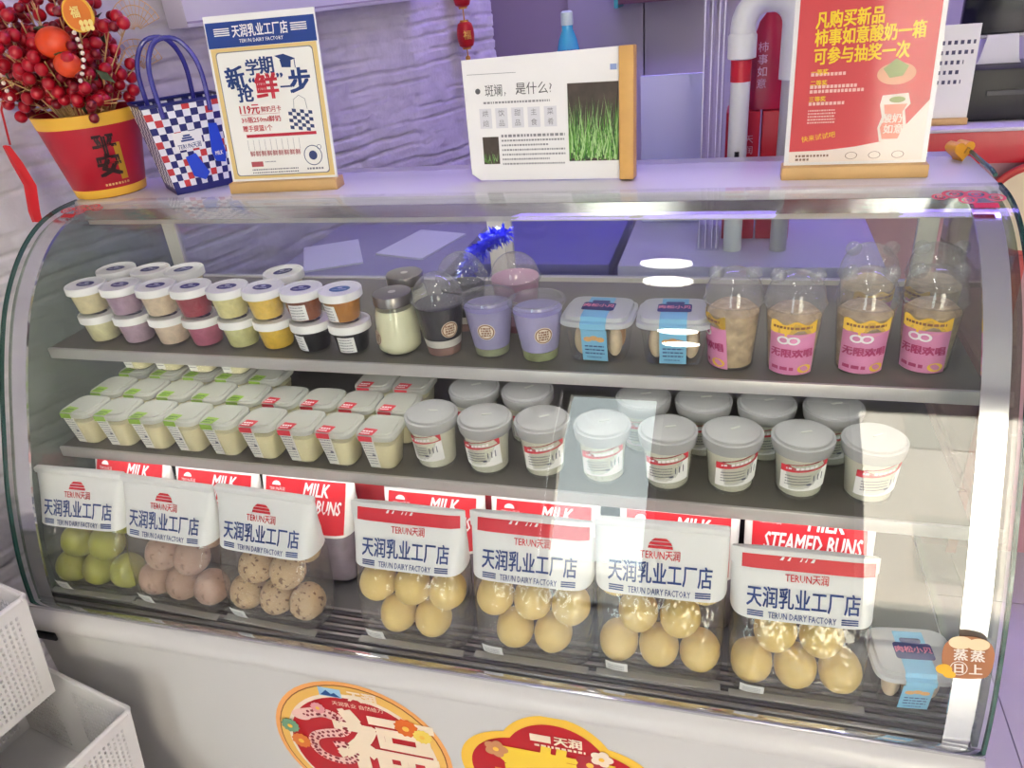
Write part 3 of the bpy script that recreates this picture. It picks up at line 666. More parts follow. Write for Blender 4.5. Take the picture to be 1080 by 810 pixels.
def bun_bag(kind, label, grp, loc, rz, sc=(1, 1, 1)):
    t = thing('bun_bag', label, 'bag of buns', loc, rz, grp); t.scale = sc
    if kind in ('plain', 'flap'):
        MB().rings([bag_ring(z) for z in (0.0005, 0.006, 0.02, 0.04, 0.06, 0.08, 0.10, ZD)], True, False).build('clear_pouch', film, t, sharp=180)
        MB().rings([bag_ring(z) for z in (ZD, 0.135, 0.15, 0.165, 0.18, 0.195, 0.206)], False, True).build('header', bag_white, t, sharp=180)
        f = lambda a, b: bag_front(a, b, 0.0011)
        q = MB(); q.text('天润乳业工厂店', 0.027, f, 0.0, 0.1505, bold=0.018, width=0.136, res=2); q.text('TERUN DAIRY FACTORY', 0.0105, f, 0.0, 0.1300, bold=0.01, width=0.082)
        for s_ in (-1, 1):
            for k in range(3): q.rect(s_*0.057-0.010, s_*0.057+0.010, 0.1268+0.0026*k, 0.1284+0.0026*k, f)
        q.build('lettering', ink_navy, t)
        q = MB()
        if kind == 'plain':
            q.text('TERUN天润', 0.0125, f, 0, 0.1725, bold=0.01, width=0.052)
            for k in range(3):
                z0, z1 = 0.1800+0.0043*k, 0.1833+0.0043*k; R = 0.0165
                h0, h1 = (z0-0.1795)/0.0140, (z1-0.1795)/0.0140
                w0, w1 = R*math.sqrt(max(0, 1-h0*h0)), R*math.sqrt(max(0, 1-h1*h1))
                q.poly([(-w0, z0), (w0, z0), (w1, z1), (-w1, z1)], f)
        else:
            q.text('TERUN天润', 0.0125, f, 0.004, 0.1765, bold=0.01, width=0.052)
        q.build('emblem', ink_red, t)
        if kind == 'plain':
            q = MB(); a, b, c = bag_dim(0.985)
            q.box(-0.089, 0.089, c-0.008, c+0.004, 0.199, 0.2095, bev=0.003).build('top_fold', bag_white, t)
        else:
            q = MB(); fr = lambda a, b: bag_front(a, b, 0.0035)
            q.rect(-0.0895, 0.0895, 0.1860, 0.2085, fr, 0, 12, 3); q.rect(-0.0895, 0.0895, 0.1860, 0.2085, lambda a, b: bag_front(a, b, 0.0025), 0, 12, 3)
            fl = q.build('top_fold', bag_white, t)
            q = MB(); fr2 = lambda a, b: bag_front(a, b, 0.0042); q.rect(-0.076, 0.084, 0.1865, 0.2035, fr2, 0, 12, 2); q.build('red_band', red_print, fl)
            q = MB(); fr3 = lambda a, b: bag_front(a, b, 0.0050)
            for k, (x0, x1) in enumerate(((-0.030, -0.024), (-0.021, -0.016), (-0.006, -0.002), (0.0, 0.004), (0.007, 0.013))): q.poly([(x0, 0.199), (x1-0.002, 0.199), (x1, 0.2033), (x0+0.003, 0.2033)], fr3)
            q.build('lettering', whiteink, fl)
        MB().box(-0.085, 0.085, -0.046, -0.034, 0.0, 0.0025, bev=0.0008, seg=1).build('bottom_seal', CLEAR('seal film', '#fbfbf8', 0.2, 0.06, 0.6, haze=0.35, hazecol='#e8e6e2'), t)
        # price tag low on the front
        q = MB(); f5 = lambda a, b: bag_front(a, b+0.0*a, 0.0030); q.rect(-0.071, -0.040, 0.005, 0.025, f5, 0, 4, 2); pt = q.build('price_tag', paper_w, t)
        q = MB(); rn = random.Random(4)
        for k in range(3): dashes(q, -0.067, -0.045, 0.020-0.005*k, 0.0017, lambda a, b: bag_front(a, b, 0.0036), 0, rn)
        q.build('print', ink_grey, pt)
    else:
        MB().rings([bag_ring(z) for z in (0.105, 0.12, 0.15, 0.18, 0.206)], False, True).build('header', bag_white, t, sharp=180)
        MB().rings([bag_ring(z) for z in (0.0005, 0.006, 0.03, 0.06, 0.09, 0.105)], True, False).build('pouch', P('mauve grey film', '#857a86', 0.25, var=0.25, vscale=25), t, sharp=180)
        f = lambda a, b: bag_front(a, b, 0.0011); f2 = lambda a, b: bag_front(a, b, 0.0018)
        q = MB(); q.rect(-0.078, 0.076, 0.1360, 0.2035, f, 0, 12, 6)
        if kind == 'red': q.rect(-0.078, 0.076, 0.110, 0.136, f, 0, 12, 3)
        rp_ = q.build('red_panel', red_print, t)
        q = MB(); q.text('MILK', 0.034, f2, 0.022, 0.1875, bold=0.025, shear=0.25, width=0.050); q.text('STEAMED BUNS', 0.034, f2, 0.004, 0.1580, bold=0.025, shear=0.25, width=0.132)
        q.disc(-0.056, 0.190, 0.0085, lambda a, b: f2(a, max(b, 0.190)), n=16, ry=0.008); q.text('TERUN天润', 0.0075, f2, -0.054, 0.1835, width=0.030)
        q.build('lettering', whiteink, rp_)
        if kind == 'pictured':
            q = MB(); f3 = lambda a, b: bag_front(a, b, 0.0014)
            for cx, cz, rx in ((-0.03, 0.118, 0.026), (0.020, 0.128, 0.030), (0.062, 0.116, 0.020)):
                q.disc(cx, cz, rx, f3, n=24, ry=0.017)
            pc_ = q.build('bun_picture', ink_blue, t)
            q = MB()
            for cx, cz, rx in ((-0.03, 0.118, 0.026), (0.020, 0.128, 0.030), (0.062, 0.116, 0.020)):
                for k in (0.35, 0.7): q.disc(cx+rx*(0.5-k)*0.5, cz-0.002, rx*k, lambda a, b: bag_front(a, b, 0.0020), n=24, ry=0.014*k, r0=rx*k*0.93)
            q.build('outline', whiteink, pc_)
    return t
def bun_mesh(name, mat, seed, oval=1.0):
    q = MB(); q.sphere((0, 0, 0), 0.0296, 20, 14, (0.94, 1, 0.99)); rs = random.Random(seed)
    q.v = [tuple(Vector(p)*(1+0.05*noise.noise(Vector(p)*45+Vector((seed*3.1, 0, 0))))) for p in q.v]
    return q.mesh(name, mat)
def speck(name, base, dark, amt):
    if name in MATS: return MATS[name]
    m = P(name, base, 0.55, bump=0.08, bscale=40)
    nt = m.node_tree; b = nt.nodes['Principled BSDF']; tc = nt.nodes.new('ShaderNodeTexCoord')
    n = nt.nodes.new('ShaderNodeTexNoise'); n.inputs['Scale'].default_value = 130; n.inputs['Detail'].default_value = 1
    r = nt.nodes.new('ShaderNodeValToRGB'); r.color_ramp.interpolation = 'LINEAR'
    r.color_ramp.elements[0].position = amt; r.color_ramp.elements[0].color = lin(base); r.color_ramp.elements[1].position = amt+0.04; r.color_ramp.elements[1].color = lin(dark)
    nt.links.new(tc.outputs['Object'], n.inputs['Vector']); nt.links.new(n.outputs['Fac'], r.inputs['Fac']); nt.links.new(r.outputs['Color'], b.inputs['Base Color'])
    return m
BUN = {'green': P('matcha bun', '#a3a53e', 0.5, var=0.06, vscale=30), 'taro': speck('taro bun', '#b89684', '#8d6a5c', 0.62), 'grain': speck('grain bun', '#c9ac84', '#7a5636', 0.60), 'milk': P('milk bun', '#e8cb7c', 0.5, var=0.05, vscale=30)}
BM = {k: [bun_mesh('bun', m, s_, 1.0 if k != 'taro' else 1.06) for s_ in (1, 2, 3)] for k, m in BUN.items()}
PA = [(-0.0562, 0.0300), (0.0, 0.0295), (0.0562, 0.0300), (-0.029, 0.0820), (0.0285, 0.0815), (-0.0615, 0.1175), (0.0, 0.1305), (0.0615, 0.1175)]
PB = [(-0.0290, 0.0295), (0.0285, 0.0300), (-0.0562, 0.0810), (0.0, 0.0815), (0.0562, 0.0810), (-0.028, 0.1300), (0.028, 0.1300)]
BAGS = [('plain', 'green', 0.1085, -0.318, 0.02, PA, 'header bag of green buns beside the end glass', 'olive green bun in the clear bag by the end glass'),
        ('plain', 'taro', 0.289, -0.324, -0.04, PA, 'header bag of brownish pink buns next to the green ones', 'brownish pink bun showing through a clear bag'),
        ('plain', 'grain', 0.473, -0.326, -0.05, PA, 'header bag of speckled grain buns', 'speckled beige bun showing through a clear bag'),
        ('flap', 'milk', 0.718, -0.324, 0.0, PB, 'red-topped bag of pale yellow buns beside the speckled ones', 'pale yellow bun in the red-topped bag beside the speckled buns'),
        ('flap', 'milk', 0.908, -0.320, 0.0, PB, 'red-topped bag of pale yellow buns in the middle of the deck', 'pale yellow bun in the middle red-topped bag'),
        ('plain', 'milk', 1.092, -0.316, 0.02, PA, 'header bag of pale yellow buns between two red-topped bags', 'pale yellow bun in the bag between two red-topped bags'),
        ('flap', 'milk', 1.277, -0.318, 0.02, PA, 'red-topped bag of pale yellow buns beside the blue-sleeved tub', 'pale yellow bun in the bag beside the blue-sleeved tub')]
for kind, fl, x, y, rz, pat, lab, bl in BAGS:
    K = 1.05; y -= 0.008; last = x > 1.2
    bun_bag(kind, lab, 'front row of bun bags', (x, y, 0.6478), rz, (1.025, K, K*(0.93 if last else 1.03 if kind == 'plain' and fl == 'milk' else 1.0)))
    for k, (bx, bz) in enumerate(pat):
        yy = bag_dim(bz/BH)[2]+(-0.009 if bz < 0.1 else 0.0)
        o = bpy.data.objects.new('bun', BM[fl][k % 3]); COL.objects.link(o); tag(o, bl, 'bun', 'buns in the '+fl+' bag %d' % int(x*100))
        c, s_ = math.cos(rz), math.sin(rz); bx *= 1.022; yy *= K; bz_ = bz*K; o.location = (x+bx*c-yy*s_, y+bx*s_+yy*c, 0.6487+bz_+random.uniform(-0.0005, 0.001)); o.scale = (1.02, K, K); o.rotation_euler = (0, 0, random.choice((0, math.pi))+random.uniform(-0.15, 0.15))
        if bz > 0.10: o.scale = (0.84, 0.65, 0.78)
for k, (kind, x, y, rz, sc) in enumerate((('red', 0.112, -0.220, -0.06, 0.84), ('red', 0.296, -0.222, -0.02, 0.81), ('red', 0.482, -0.225, 0.0, 0.83), ('red', 0.712, -0.222, 0.0, 0.79), ('red', 0.900, -0.220, 0.0, 0.80), ('red', 1.108, -0.220, 0.0, 0.82), ('pictured', 1.292, -0.216, 0.0, 0.95))):
    lab = ['bag with red MILK STEAMED BUNS panel behind the green buns', 'bag with red MILK STEAMED BUNS panel behind the brownish pink buns', 'bag with red MILK STEAMED BUNS panel behind the speckled buns', 'red-panelled bun bag behind the first red-topped bag', 'red-panelled bun bag behind the middle red-topped bag', 'red-panelled bun bag behind the header bag of yellow buns', 'red-panelled bag with blue bun picture behind the last bag'][k]
    bun_bag(kind, lab, 'back row of bun bags', (x, y, 0.6478), rz, (1, 1, sc))
bun_bag('red', 'red and white bun bag standing third in line behind the speckled buns', None, (0.598, -0.126, 0.6478), 0.0, (1, 1, 0.82))
bun_bag('red', 'red and white bun bag third in line between the red-topped bags', None, (0.806, -0.124, 0.6478), 0.0, (1, 1, 0.82))

# ---- blue tinsel on the upper shelf: strands that stand in for light mirrored in the glass
tin = P('blue tinsel', '#1a22e0', 0.25, metal=0.4, spec=0.8); tin2 = P('pale blue tinsel', '#9fb4ff', 0.2, metal=0.5)  # colours of the blue streak mirrored in the glass
rt_ = random.Random(21)
t = thing('blue_reflection', 'bright blue crinkled tinsel stand-in built as strands behind the black jelly cups', 'reflection', (0.768, 0.042, ZS))
sp = [(-0.035, -0.01, 0.028), (-0.040, 0.0, 0.055), (-0.034, 0.0, 0.076), (-0.020, 0.005, 0.095), (0.005, 0.010, 0.116), (0.035, 0.010, 0.127)]
MB().tube(sp, 0.011, 8).build('core', tin, t)
q = MB(); q2 = MB()
for k in range(700):
    u = rt_.random()*(len(sp)-1.001); i = int(u); p = Vector(sp[i]).lerp(Vector(sp[i+1]), u-i)
    d = Vector((rt_.uniform(-1, 1), rt_.uniform(-1, 1), rt_.uniform(-1, 1))).normalized(); e = d.orthogonal().normalized()*0.0020; l_ = rt_.uniform(0.014, 0.024)
    tgt = q if k % 5 else q2
    m_ = p+d*l_*0.6+Vector((0, 0, 0.003)); n_e = p+d*l_
    tgt.add([p-e, p+e, m_+e, n_e, m_-e], [(0, 1, 2, 3, 4)])
o = q.build('strands', tin, t); o['kind'] = 'stuff'; o = q2.build('pale_strands', tin2, t); o['kind'] = 'stuff'
# ------------------------------------------------------------------ things on the worktop
ZT = 1.2502
wood = P('pale wood', '#cda66b', 0.5, var=0.08, vscale=25)
gold = P('gold', '#d9a93c', 0.35, metal=0.6); pot_red = P('lacquer red', '#b3182c', 0.4); pot_yel = P('pot gold band', '#e9b53c', 0.45)
berry_m = P('red berry', '#b01024', 0.28); berry_d = P('dark red berry', '#7d0c1a', 0.3); orange_f = P('persimmon', '#e0481c', 0.35, var=0.2, vscale=20); leaf_m = P('dark leaf', '#3d4a2c', 0.6); pearl = P('pearl', '#e6d3c0', 0.3); twig = P('gold twig', '#c9a06a', 0.5)
ribbon_m = P('red ribbon', '#c8101c', 0.5)
arr = thing('festive_arrangement', 'red and gold pot of red berries with persimmons and gold fans', 'flower pot', (0.030, 0.062, ZT))
MB().lathe([(0.0, 0.0), (0.058, 0.0), (0.061, 0.003), (0.0875, 0.130), (0.0905, 0.146), (0.086, 0.146), (0.082, 0.128), (0.0, 0.118)], 48).build('pot', pot_red, arr)
prf = lambda z: 0.0605+0.0278*z/0.136
MB().lathe([(prf(0.0)+0.0008, 0.0012), (prf(0.016)+0.0008, 0.016), (prf(0.016)-0.001, 0.0165)], 48, cap0=False, cap1=False).build('gold_band', pot_yel, arr)
MB().lathe([(prf(0.126)-0.001, 0.1255), (prf(0.126)+0.001, 0.126), (0.0915, 0.147), (0.086, 0.1475)], 48, cap0=False, cap1=False).build('gold_band', pot_yel, arr)
q = MB(); f = cone(prf, 0.0012, 0.95); q.text('平', 0.040, f, -0.004, 0.094, bold=0.05); q.text('安', 0.042, f, -0.004, 0.058, bold=0.05); q.build('lettering', P('black lacquer', '#2a1414', 0.5), arr)
q = MB(); q.rect(0.010, 0.022, 0.030, 0.095, cone(prf, 0.0008, 0.95), 0, 4, 1); q.build('gold_panel', gold, arr)
q = MB(); dashes(q, -0.020, 0.024, 0.024, 0.004, f, 0, random.Random(3), 0.7, 1.1, 0.5); q.build('print', P('gold ink', '#e0b070', 0.5), arr)
rb = random.Random(5)
bm_a = MB().sphere((0, 0, 0), 0.0108, 12, 8).mesh('berry', berry_m); bm_b = MB().sphere((0, 0, 0), 0.0085, 12, 8).mesh('berry', berry_d)
stems = MB(); placed = []
def berry(p, big=False):
    o = bpy.data.objects.new('berry', bm_a if rb.random() < 0.68 else bm_b); COL.objects.link(o); o.parent = arr; o.location = p
    if big: o.scale = (1.9, 1.9, 1.8); o.data = bm_a
for k in range(80):
    az = rb.uniform(0, 2*math.pi); sp_ = rb.uniform(0.02, 0.155); hz = rb.uniform(0.17, 0.37)
    if sp_ > 0.11: hz = rb.uniform(0.15, 0.30)
    tip = Vector((sp_*math.cos(az), 0.55*sp_*math.sin(az)-0.010, hz)); root_ = Vector((0.035*math.cos(az), 0.03*math.sin(az), 0.118))
    mid = root_.lerp(tip, 0.5)+Vector((0, 0, 0.02))
    stems.tube([root_, mid, tip], 0.0013, 5)
    for j in range(rb.randint(4, 6)):
        for tr_ in range(12):
            t_ = rb.uniform(0.45, 1.0); p = mid.lerp(tip, (t_-0.45)/0.55)+Vector((rb.uniform(-0.022, 0.022), rb.uniform(-0.020, 0.016), rb.uniform(-0.020, 0.018)))
            if all((p-o).length > 0.0165 for o in placed) and (p.z > 0.155 or p.xy.length > 0.1) and not (p.x > 0.085 and p.z < 0.275): break
        else: continue
        placed.append(p); berry(p)
        stems.tube([mid.lerp(tip, max(0, (t_-0.6)/0.55)), p], 0.0007, 4)
stems.build('stem', twig, arr)
berry((0.062, -0.02, 0.305), True)
for p, s_ in (((0.045, -0.066, 0.262), 0.028), ((0.066, -0.074, 0.228), 0.022)):
    fr_ = MB().sphere(p, s_, 20, 14, (1.05, 0.9, 0.9)).build('persimmon', orange_f, arr)
    MB().sphere((p[0]-s_*0.5, p[1]-0.002, p[2]+s_*0.82), 0.010, 8, 6, (1.6, 0.8, 0.35)).build('calyx', leaf_m, fr_)
def fan(p, az, R=0.052):
    q = MB(); P0 = Vector(p); ux = Vector((math.cos(az), math.sin(az)*0.4, 0)).normalized(); uz = Vector((0, 0, 1))
    def pt(r, a): return P0+ux*(r*math.sin(a))+uz*(r*math.cos(a))
    for i in range(13):
        a = -1.25+2.5*i/12; q.tube([pt(0.006, a), pt(R, a)], 0.0006, 4)
    for r in (0.5, 0.78, 1.0): q.tube([pt(R*r, -1.25+2.5*i/16) for i in range(17)], 0.0008, 4)
    q.build('gold_fan', P('gold wire', '#d8b078', 0.4, metal=0.3), arr)
for p, a in (((-0.098, -0.04, 0.175), 0.2), ((-0.125, -0.02, 0.235), 0.1), ((0.075, 0.082, 0.200), 0.2), ((0.090, 0.085, 0.265), 0.2)): fan(p, a)
for k, (x0, z0, x1, z1) in enumerate(((-0.095, 0.345, -0.050, 0.185), (0.125, 0.275, 0.105, 0.205), (-0.13, 0.36, -0.085, 0.27))):
    q = MB()
    for i in range(14 if k != 1 else 8):
        t_ = i/(13 if k != 1 else 7); q.sphere((x0+(x1-x0)*t_+0.012*math.sin(t_*3), -0.102, z0+(z1-z0)*t_), 0.0036, 8, 6)
    q.build('pearl_strand', pearl, arr)
for k in range(16):
    az = rb.uniform(0, 6.28); p = Vector((rb.uniform(-0.10, 0.12), rb.uniform(-0.06, 0.04), rb.uniform(0.17, 0.33))); d = Vector((math.cos(az), 0.3, math.sin(az)))
    u = d.orthogonal().normalized()*0.007
    MB().add([p, p+d*0.016+u, p+d*0.036, p+d*0.016-u], [(0, 1, 2, 3)]).build('leaf', leaf_m, arr)
tg = MB(); tg.prism([(0.115+0.030*math.cos(i*0.2618), 0.300+0.027*math.sin(i*0.2618)) for i in range(24)], 0.002, 'y', -0.072); tg_ = tg.build('round_tag', pot_yel, arr)
q = MB(); ff = flat_y(-0.0726); q.disc(0.115, 0.300, 0.026, ff, n=24, ry=0.0235); q.build('tag_face', P('tag orange', '#dd7a2a', 0.5), tg_)
q = MB(); ff = flat_y(-0.0732); q.text('福', 0.018, ff, 0.112, 0.303, bold=0.03)
for k in range(6): q.disc(0.118+0.009*(k % 3), 0.279+0.008*(k//3), 0.0045, ff, n=10)
q.build('lettering', P('tag cream', '#f2dc8a', 0.5), tg_)
q = MB(); rp2 = [Vector((-0.150, -0.055, 0.100)), Vector((-0.135, -0.060, 0.070)), Vector((-0.118, -0.066, 0.030)), Vector((-0.105, -0.090, -0.012)), Vector((-0.098, -0.098, -0.030))]
rr = []
for i, p in enumerate(rp2): w_ = (0.010, 0.015, 0.016, 0.015, 0.013)[i]; rr.append([tuple(p+Vector((-w_, 0.002, 0))), tuple(p+Vector((0, -0.004, 0.002))), tuple(p+Vector((w_, 0.0, 0))), tuple(p+Vector((0, 0.0005, 0.002)))])
q.rings(rr); q.build('ribbon', ribbon_m, arr)
q = MB(); q.tube([(-0.15, -0.045, 0.10), (-0.145, -0.04, 0.16), (-0.12, -0.03, 0.21), (-0.08, -0.02, 0.20)], 0.002, 5); q.build('ribbon_cord', ribbon_m, arr)

# ---- checked tote
tote = thing('checked_tote', 'small woven tote in navy, white and red checks with twin handles', 'tote bag', (0.206, 0.090, ZT), math.radians(50))
cw, cn, cr = P('woven white', '#e8e8ee', 0.4), P('woven navy', '#20246a', 0.35), P('woven red', '#c2343a', 0.4)
HB, FB, GB, FT, GT = 0.152, 0.052, 0.044, 0.072, 0.052       # height, half front / gusset below and above
rc = random.Random(12)
def tote_wall(side):
    # local x = along the logo face, local -y = logo face outward
    q = MB(); nc, nr = (11, 13) if side in (0, 2) else (8, 13)
    for r_ in range(nr):
        for c_ in range(nc):
            def pt(u, v):
                hf, hg = FB+(FT-FB)*v, GB+(GT-GB)*v
                a = (u*2-1)
                if side == 0: return (a*hf, -hg, v*HB)
                if side == 2: return (-a*hf, hg, v*HB)
                if side == 1: return (hf, a*hg, v*HB)
                return (-hf, -a*hg, v*HB)
            u0, u1, v0, v1 = c_/nc, (c_+1)/nc, r_/nr, (r_+1)/nr
            k = (r_+c_) % 2
            mi = 1 if k else 0
            if side == 0 and k and rc.random() < 0.28: mi = 2
            if r_ == 0: mi = 1
            if r_ == nr-1 and k == 0: mi = 0
            q.add([pt(u0, v0), pt(u1, v0), pt(u1, v1), pt(u0, v1)], [(0, 1, 2, 3)], mi)
    return q
for s_ in range(4): tote_wall(s_).build('woven_side', [cw, cn, cr], tote)
MB().box(-FB, FB, -GB, GB, 0, 0.002).build('bottom', cn, tote)
rim = MB(); rim.tube([(-FT, -GT, HB), (FT, -GT, HB), (FT, GT, HB), (-FT, GT, HB), (-FT, -GT, HB)], 0.003, 6); rim.build('rim', cn, tote)
handle_m = P('violet tube', '#3b3a8e', 0.2, spec=0.7)
for y in (-GT, GT):
    q = MB(); q.tube(cat([(-0.040, y, HB-0.020), (-0.042, y*0.95, HB+0.04), (-0.034, y*0.85, HB+0.075), (-0.015, y*0.75, HB+0.098), (0.015, y*0.75, HB+0.098), (0.034, y*0.85, HB+0.075), (0.042, y*0.95, HB+0.04), (0.040, y, HB-0.020)], 4), 0.0042, 8); q.build('handle', handle_m, tote)
def tf(e):
    return lambda a, b: (a, -(GB+(GT-GB)*b/HB)-e, b)
q = MB(); q.rect(-0.034, 0.014, 0.074, 0.104, tf(0.001)); lb = q.build('logo_patch', paper_w, tote)
q = MB(); q.text('TERUN天润', 0.0105, tf(0.0016), -0.010, 0.080, bold=0.01, width=0.040)
for k in range(3): q.rect(-0.022+0.0025*k, 0.0-0.0025*k, 0.088+0.004*k, 0.091+0.004*k, tf(0.0016))
q.build('lettering', ink_navy, lb)
blue_r = P('blue ribbon charm', '#1f46c8', 0.4)
for poly in ([(-0.022, 0.062), (-0.004, 0.066), (0.012, 0.030), (0.002, 0.018), (-0.016, 0.028)], [(0.030, 0.112), (0.044, 0.110), (0.048, 0.060), (0.044, 0.042), (0.028, 0.046), (0.024, 0.062)]):
    q = MB(); n = len(poly); q.poly(poly, tf(0.0045)); q.poly(poly, tf(0.0015))
    for i in range(n):
        a, b = poly[i], poly[(i+1) % n]; q.add([tf(0.0045)(*a), tf(0.0045)(*b), tf(0.0015)(*b), tf(0.0015)(*a)], [(0, 1, 2, 3)])
    c_ = q.build('bottle_charm', blue_r, tote)
q = MB(); q.text('MILK', 0.010, tf(0.0051), 0.036, 0.060, bold=0.02, width=0.013); q.build('lettering', whiteink, tote)

# ---- stand-up posters
acryl = CLEAR('acrylic sheet', '#fcfdfd', 0.0, 0.05, 0.9)
acryl_mat = CLEAR('anti-glare acrylic', '#fdfdfd', 0.08, 0.013, 0.5)
def stand(name, label, loc, rz, w, h, lean, bw=None, bd=0.034, bh=0.018):
    t = thing(name, label, 'sign', loc, rz, None)
    MB().box(-(bw or w)/2, (bw or w)/2, -bd/2, bd/2, 0, bh, bev=0.0015).build('wooden_base', wood, t)
    s_, c_ = math.sin(lean), math.cos(lean)
    pl = lambda e: (lambda a, b: (a, -0.003+b*s_-e*c_, bh+b*c_-e*s_*-1*0))
    q = MB(); f0, f1 = pl(0.0), pl(-0.003)
    q.add([f0(-w/2, -0.006), f0(w/2, -0.006), f0(w/2, h), f0(-w/2, h), f1(-w/2, -0.006), f1(w/2, -0.006), f1(w/2, h), f1(-w/2, h)], [(0, 1, 2, 3), (7, 6, 5, 4), (0, 4, 5, 1), (1, 5, 6, 2), (2, 6, 7, 3), (3, 7, 4, 0)])
    card = q.build('card', paper_w, t)
    return t, card, pl
# poster with the gold frame
A_, card, pl = stand('tabletop_sign', 'upright poster with navy heading and gold frame on a wooden base', (0.414, 0.048, ZT), 0.085, 0.196, 0.262, 0.13, 0.200)
q = MB(); q.rect(-0.094, 0.094, 0.004, 0.213, pl(0.0004)); q.build('gold_frame', P('gold card', '#e0c583', 0.55), card)
q = MB(); q.rect(-0.096, 0.096, 0.2135, 0.252, pl(0.0005)); q.build('heading_panel', P('heading blue', '#1d3f8c', 0.5), card)
q = MB(); q.rrect(-0.085, 0.085, 0.010, 0.206, 0.006, pl(0.0008)); q.build('inner_panel', P('ivory card', '#f0efe8', 0.6), card)
q = MB(); q.rrect(-0.0865, 0.0865, 0.0085, 0.2075, 0.006, pl(0.0006)); q.build('inner_line', ink_grey, card)
f = pl(0.0012)
q = MB(); q.text('天润乳业工厂店', 0.020, f, 0, 0.237, bold=0.02, width=0.098, res=2); q.text('TERUN DAIRY FACTORY', 0.0078, f, 0, 0.2225, bold=0.01, width=0.078)
for s_ in (-1, 1):
    for k in range(4): q.rect(s_*0.068-0.014, s_*0.068+0.014, 0.2315+0.0032*k, 0.2332+0.0032*k, f)
q.build('heading', whiteink, card)
q = MB(); q.text('新', 0.036, rot2(f, 6), -0.040, 0.172, bold=0.035, res=2); q.text('学', 0.026, f, -0.024, 0.181, bold=0.03, res=2); q.text('期', 0.028, f, 0.001, 0.183, bold=0.03, res=2)
q.text('抢', 0.030, f, -0.044, 0.142, bold=0.03, res=2); q.text('步', 0.040, f, 0.056, 0.156, bold=0.04, res=2); q.text('一', 0.022, f, 0.031, 0.148, bold=0.03); q.text('“', 0.030, f, -0.029, 0.156, bold=0.03); q.text('”', 0.030, f, 0.022, 0.160, bold=0.03)
q.poly([(0.018, 0.196), (0.034, 0.198), (0.054, 0.190), (0.036, 0.185)], f); q.poly([(0.026, 0.190), (0.046, 0.190), (0.044, 0.177), (0.028, 0.178)], f); q.rect(0.051, 0.0525, 0.176, 0.190, f)
q.build('headline', P('headline blue', '#1c3a78', 0.6), card)
q = MB(); q.text('鲜', 0.042, f, -0.004, 0.151, bold=0.04, res=2); q.text('119元', 0.0175, f, -0.060, 0.117, bold=0.03, align='L', width=0.036); q.text('鲜奶月卡', 0.0105, f, -0.021, 0.1155, bold=0.01, align='L', width=0.036)
q.text('30瓶250ml鲜奶', 0.0105, f, -0.060, 0.100, bold=0.015, align='L', width=0.072); q.text('赠手提篮1个', 0.0105, f, -0.060, 0.086, bold=0.015, align='L', width=0.054); q.rect(-0.060, 0.012, 0.1082, 0.1087, f); q.rect(-0.056, 0.072, 0.0715, 0.0765, f)
q.build('red_print', P('poster red', '#c0283c', 0.6), card)
q = MB()
for k in range(9): q.text('鲜', 0.010, f, -0.050+0.0105*k, 0.045, bold=0.01)
q.rect(-0.056, -0.034, 0.0235, 0.032, f); q.build('bottle_print', P('poster rose', '#b5565c', 0.6), card)
q = MB(); q.disc(0.060, 0.038, 0.0165, f, r0=0.0152); q.disc(0.060, 0.038, 0.0075, f); q.disc(0.073, 0.051, 0.004, f, n=14, r0=0.0033); q.build('round_seal', P('poster navy', '#33416e', 0.6), card)
q = MB()
for i in range(6):
    for j in range(6):
        if (i+j) % 2 == 0: q.poly([(0.027+0.0072*i, 0.082+0.0055*j-0.001*i), (0.034+0.0072*i, 0.081+0.0055*j-0.001*i), (0.034+0.0072*i, 0.0865+0.0055*j-0.001*i), (0.027+0.0072*i, 0.0875+0.0055*j-0.001*i)], f)
q.build('tote_picture', P('poster navy', '#33416e', 0.6), card)
q = MB(); rn = random.Random(1)
for k in range(2): dashes(q, -0.056, 0.030, 0.0185-0.005*k, 0.0022, f, 0, rn)
dashes(q, 0.046, 0.076, 0.0165, 0.003, f, 0, rn); dashes(q, -0.030, -0.010, 0.031, 0.0015, f, 0, rn)
for k in range(10): q.rect(-0.056+0.0105*k, -0.0555+0.0105*k, 0.050, 0.068, f)
q.build('small_print', ink_grey, card)
pp = MB(); pp.tube([pl(0.0012)(0.038, 0.112), pl(0.0012)(0.040, 0.128), pl(0.0012)(0.050, 0.134), pl(0.0012)(0.060, 0.128), pl(0.0012)(0.062, 0.112)], 0.0004, 4); pp.build('handle_drawing', ink_grey, card)

# landscape card lying on its side against its wooden block
B_ = thing('pandan_card', 'white landscape card with grass photos and upright wooden strip at its side', 'sign', (0.880, 0.068, ZT+0.002), -0.03)
lean = 0.08; s_, c_ = math.sin(lean), math.cos(lean)
plb = lambda e: (lambda a, b: (a, b*s_-e, b*c_))
q = MB(); f0, f1 = plb(0.0), plb(-0.004); o_ = [(-0.131, 0.0), (0.112, 0.0), (0.112, 0.190), (-0.136, 0.183)]; o_ = [(-0.118, 0.0), (0.112, 0.0), (0.112, 0.189), (-0.136, 0.183), (-0.133, 0.010)]
n = len(o_); q.add([f0(*p) for p in o_]+[f1(*p) for p in o_], [tuple(range(n)), tuple(range(2*n-1, n-1, -1))]+[(i, i+n, (i+1) % n+n, (i+1) % n) for i in range(n)]); card = q.build('card', paper_w, B_)
MB().box(0.1125, 0.1345, -0.012, 0.020, 0.0, 0.190, bev=0.002).build('wooden_strip', P('honey wood', '#d3a45c', 0.5, var=0.08, vscale=25), B_, rot=(-lean, 0, 0))
f = plb(0.0008)
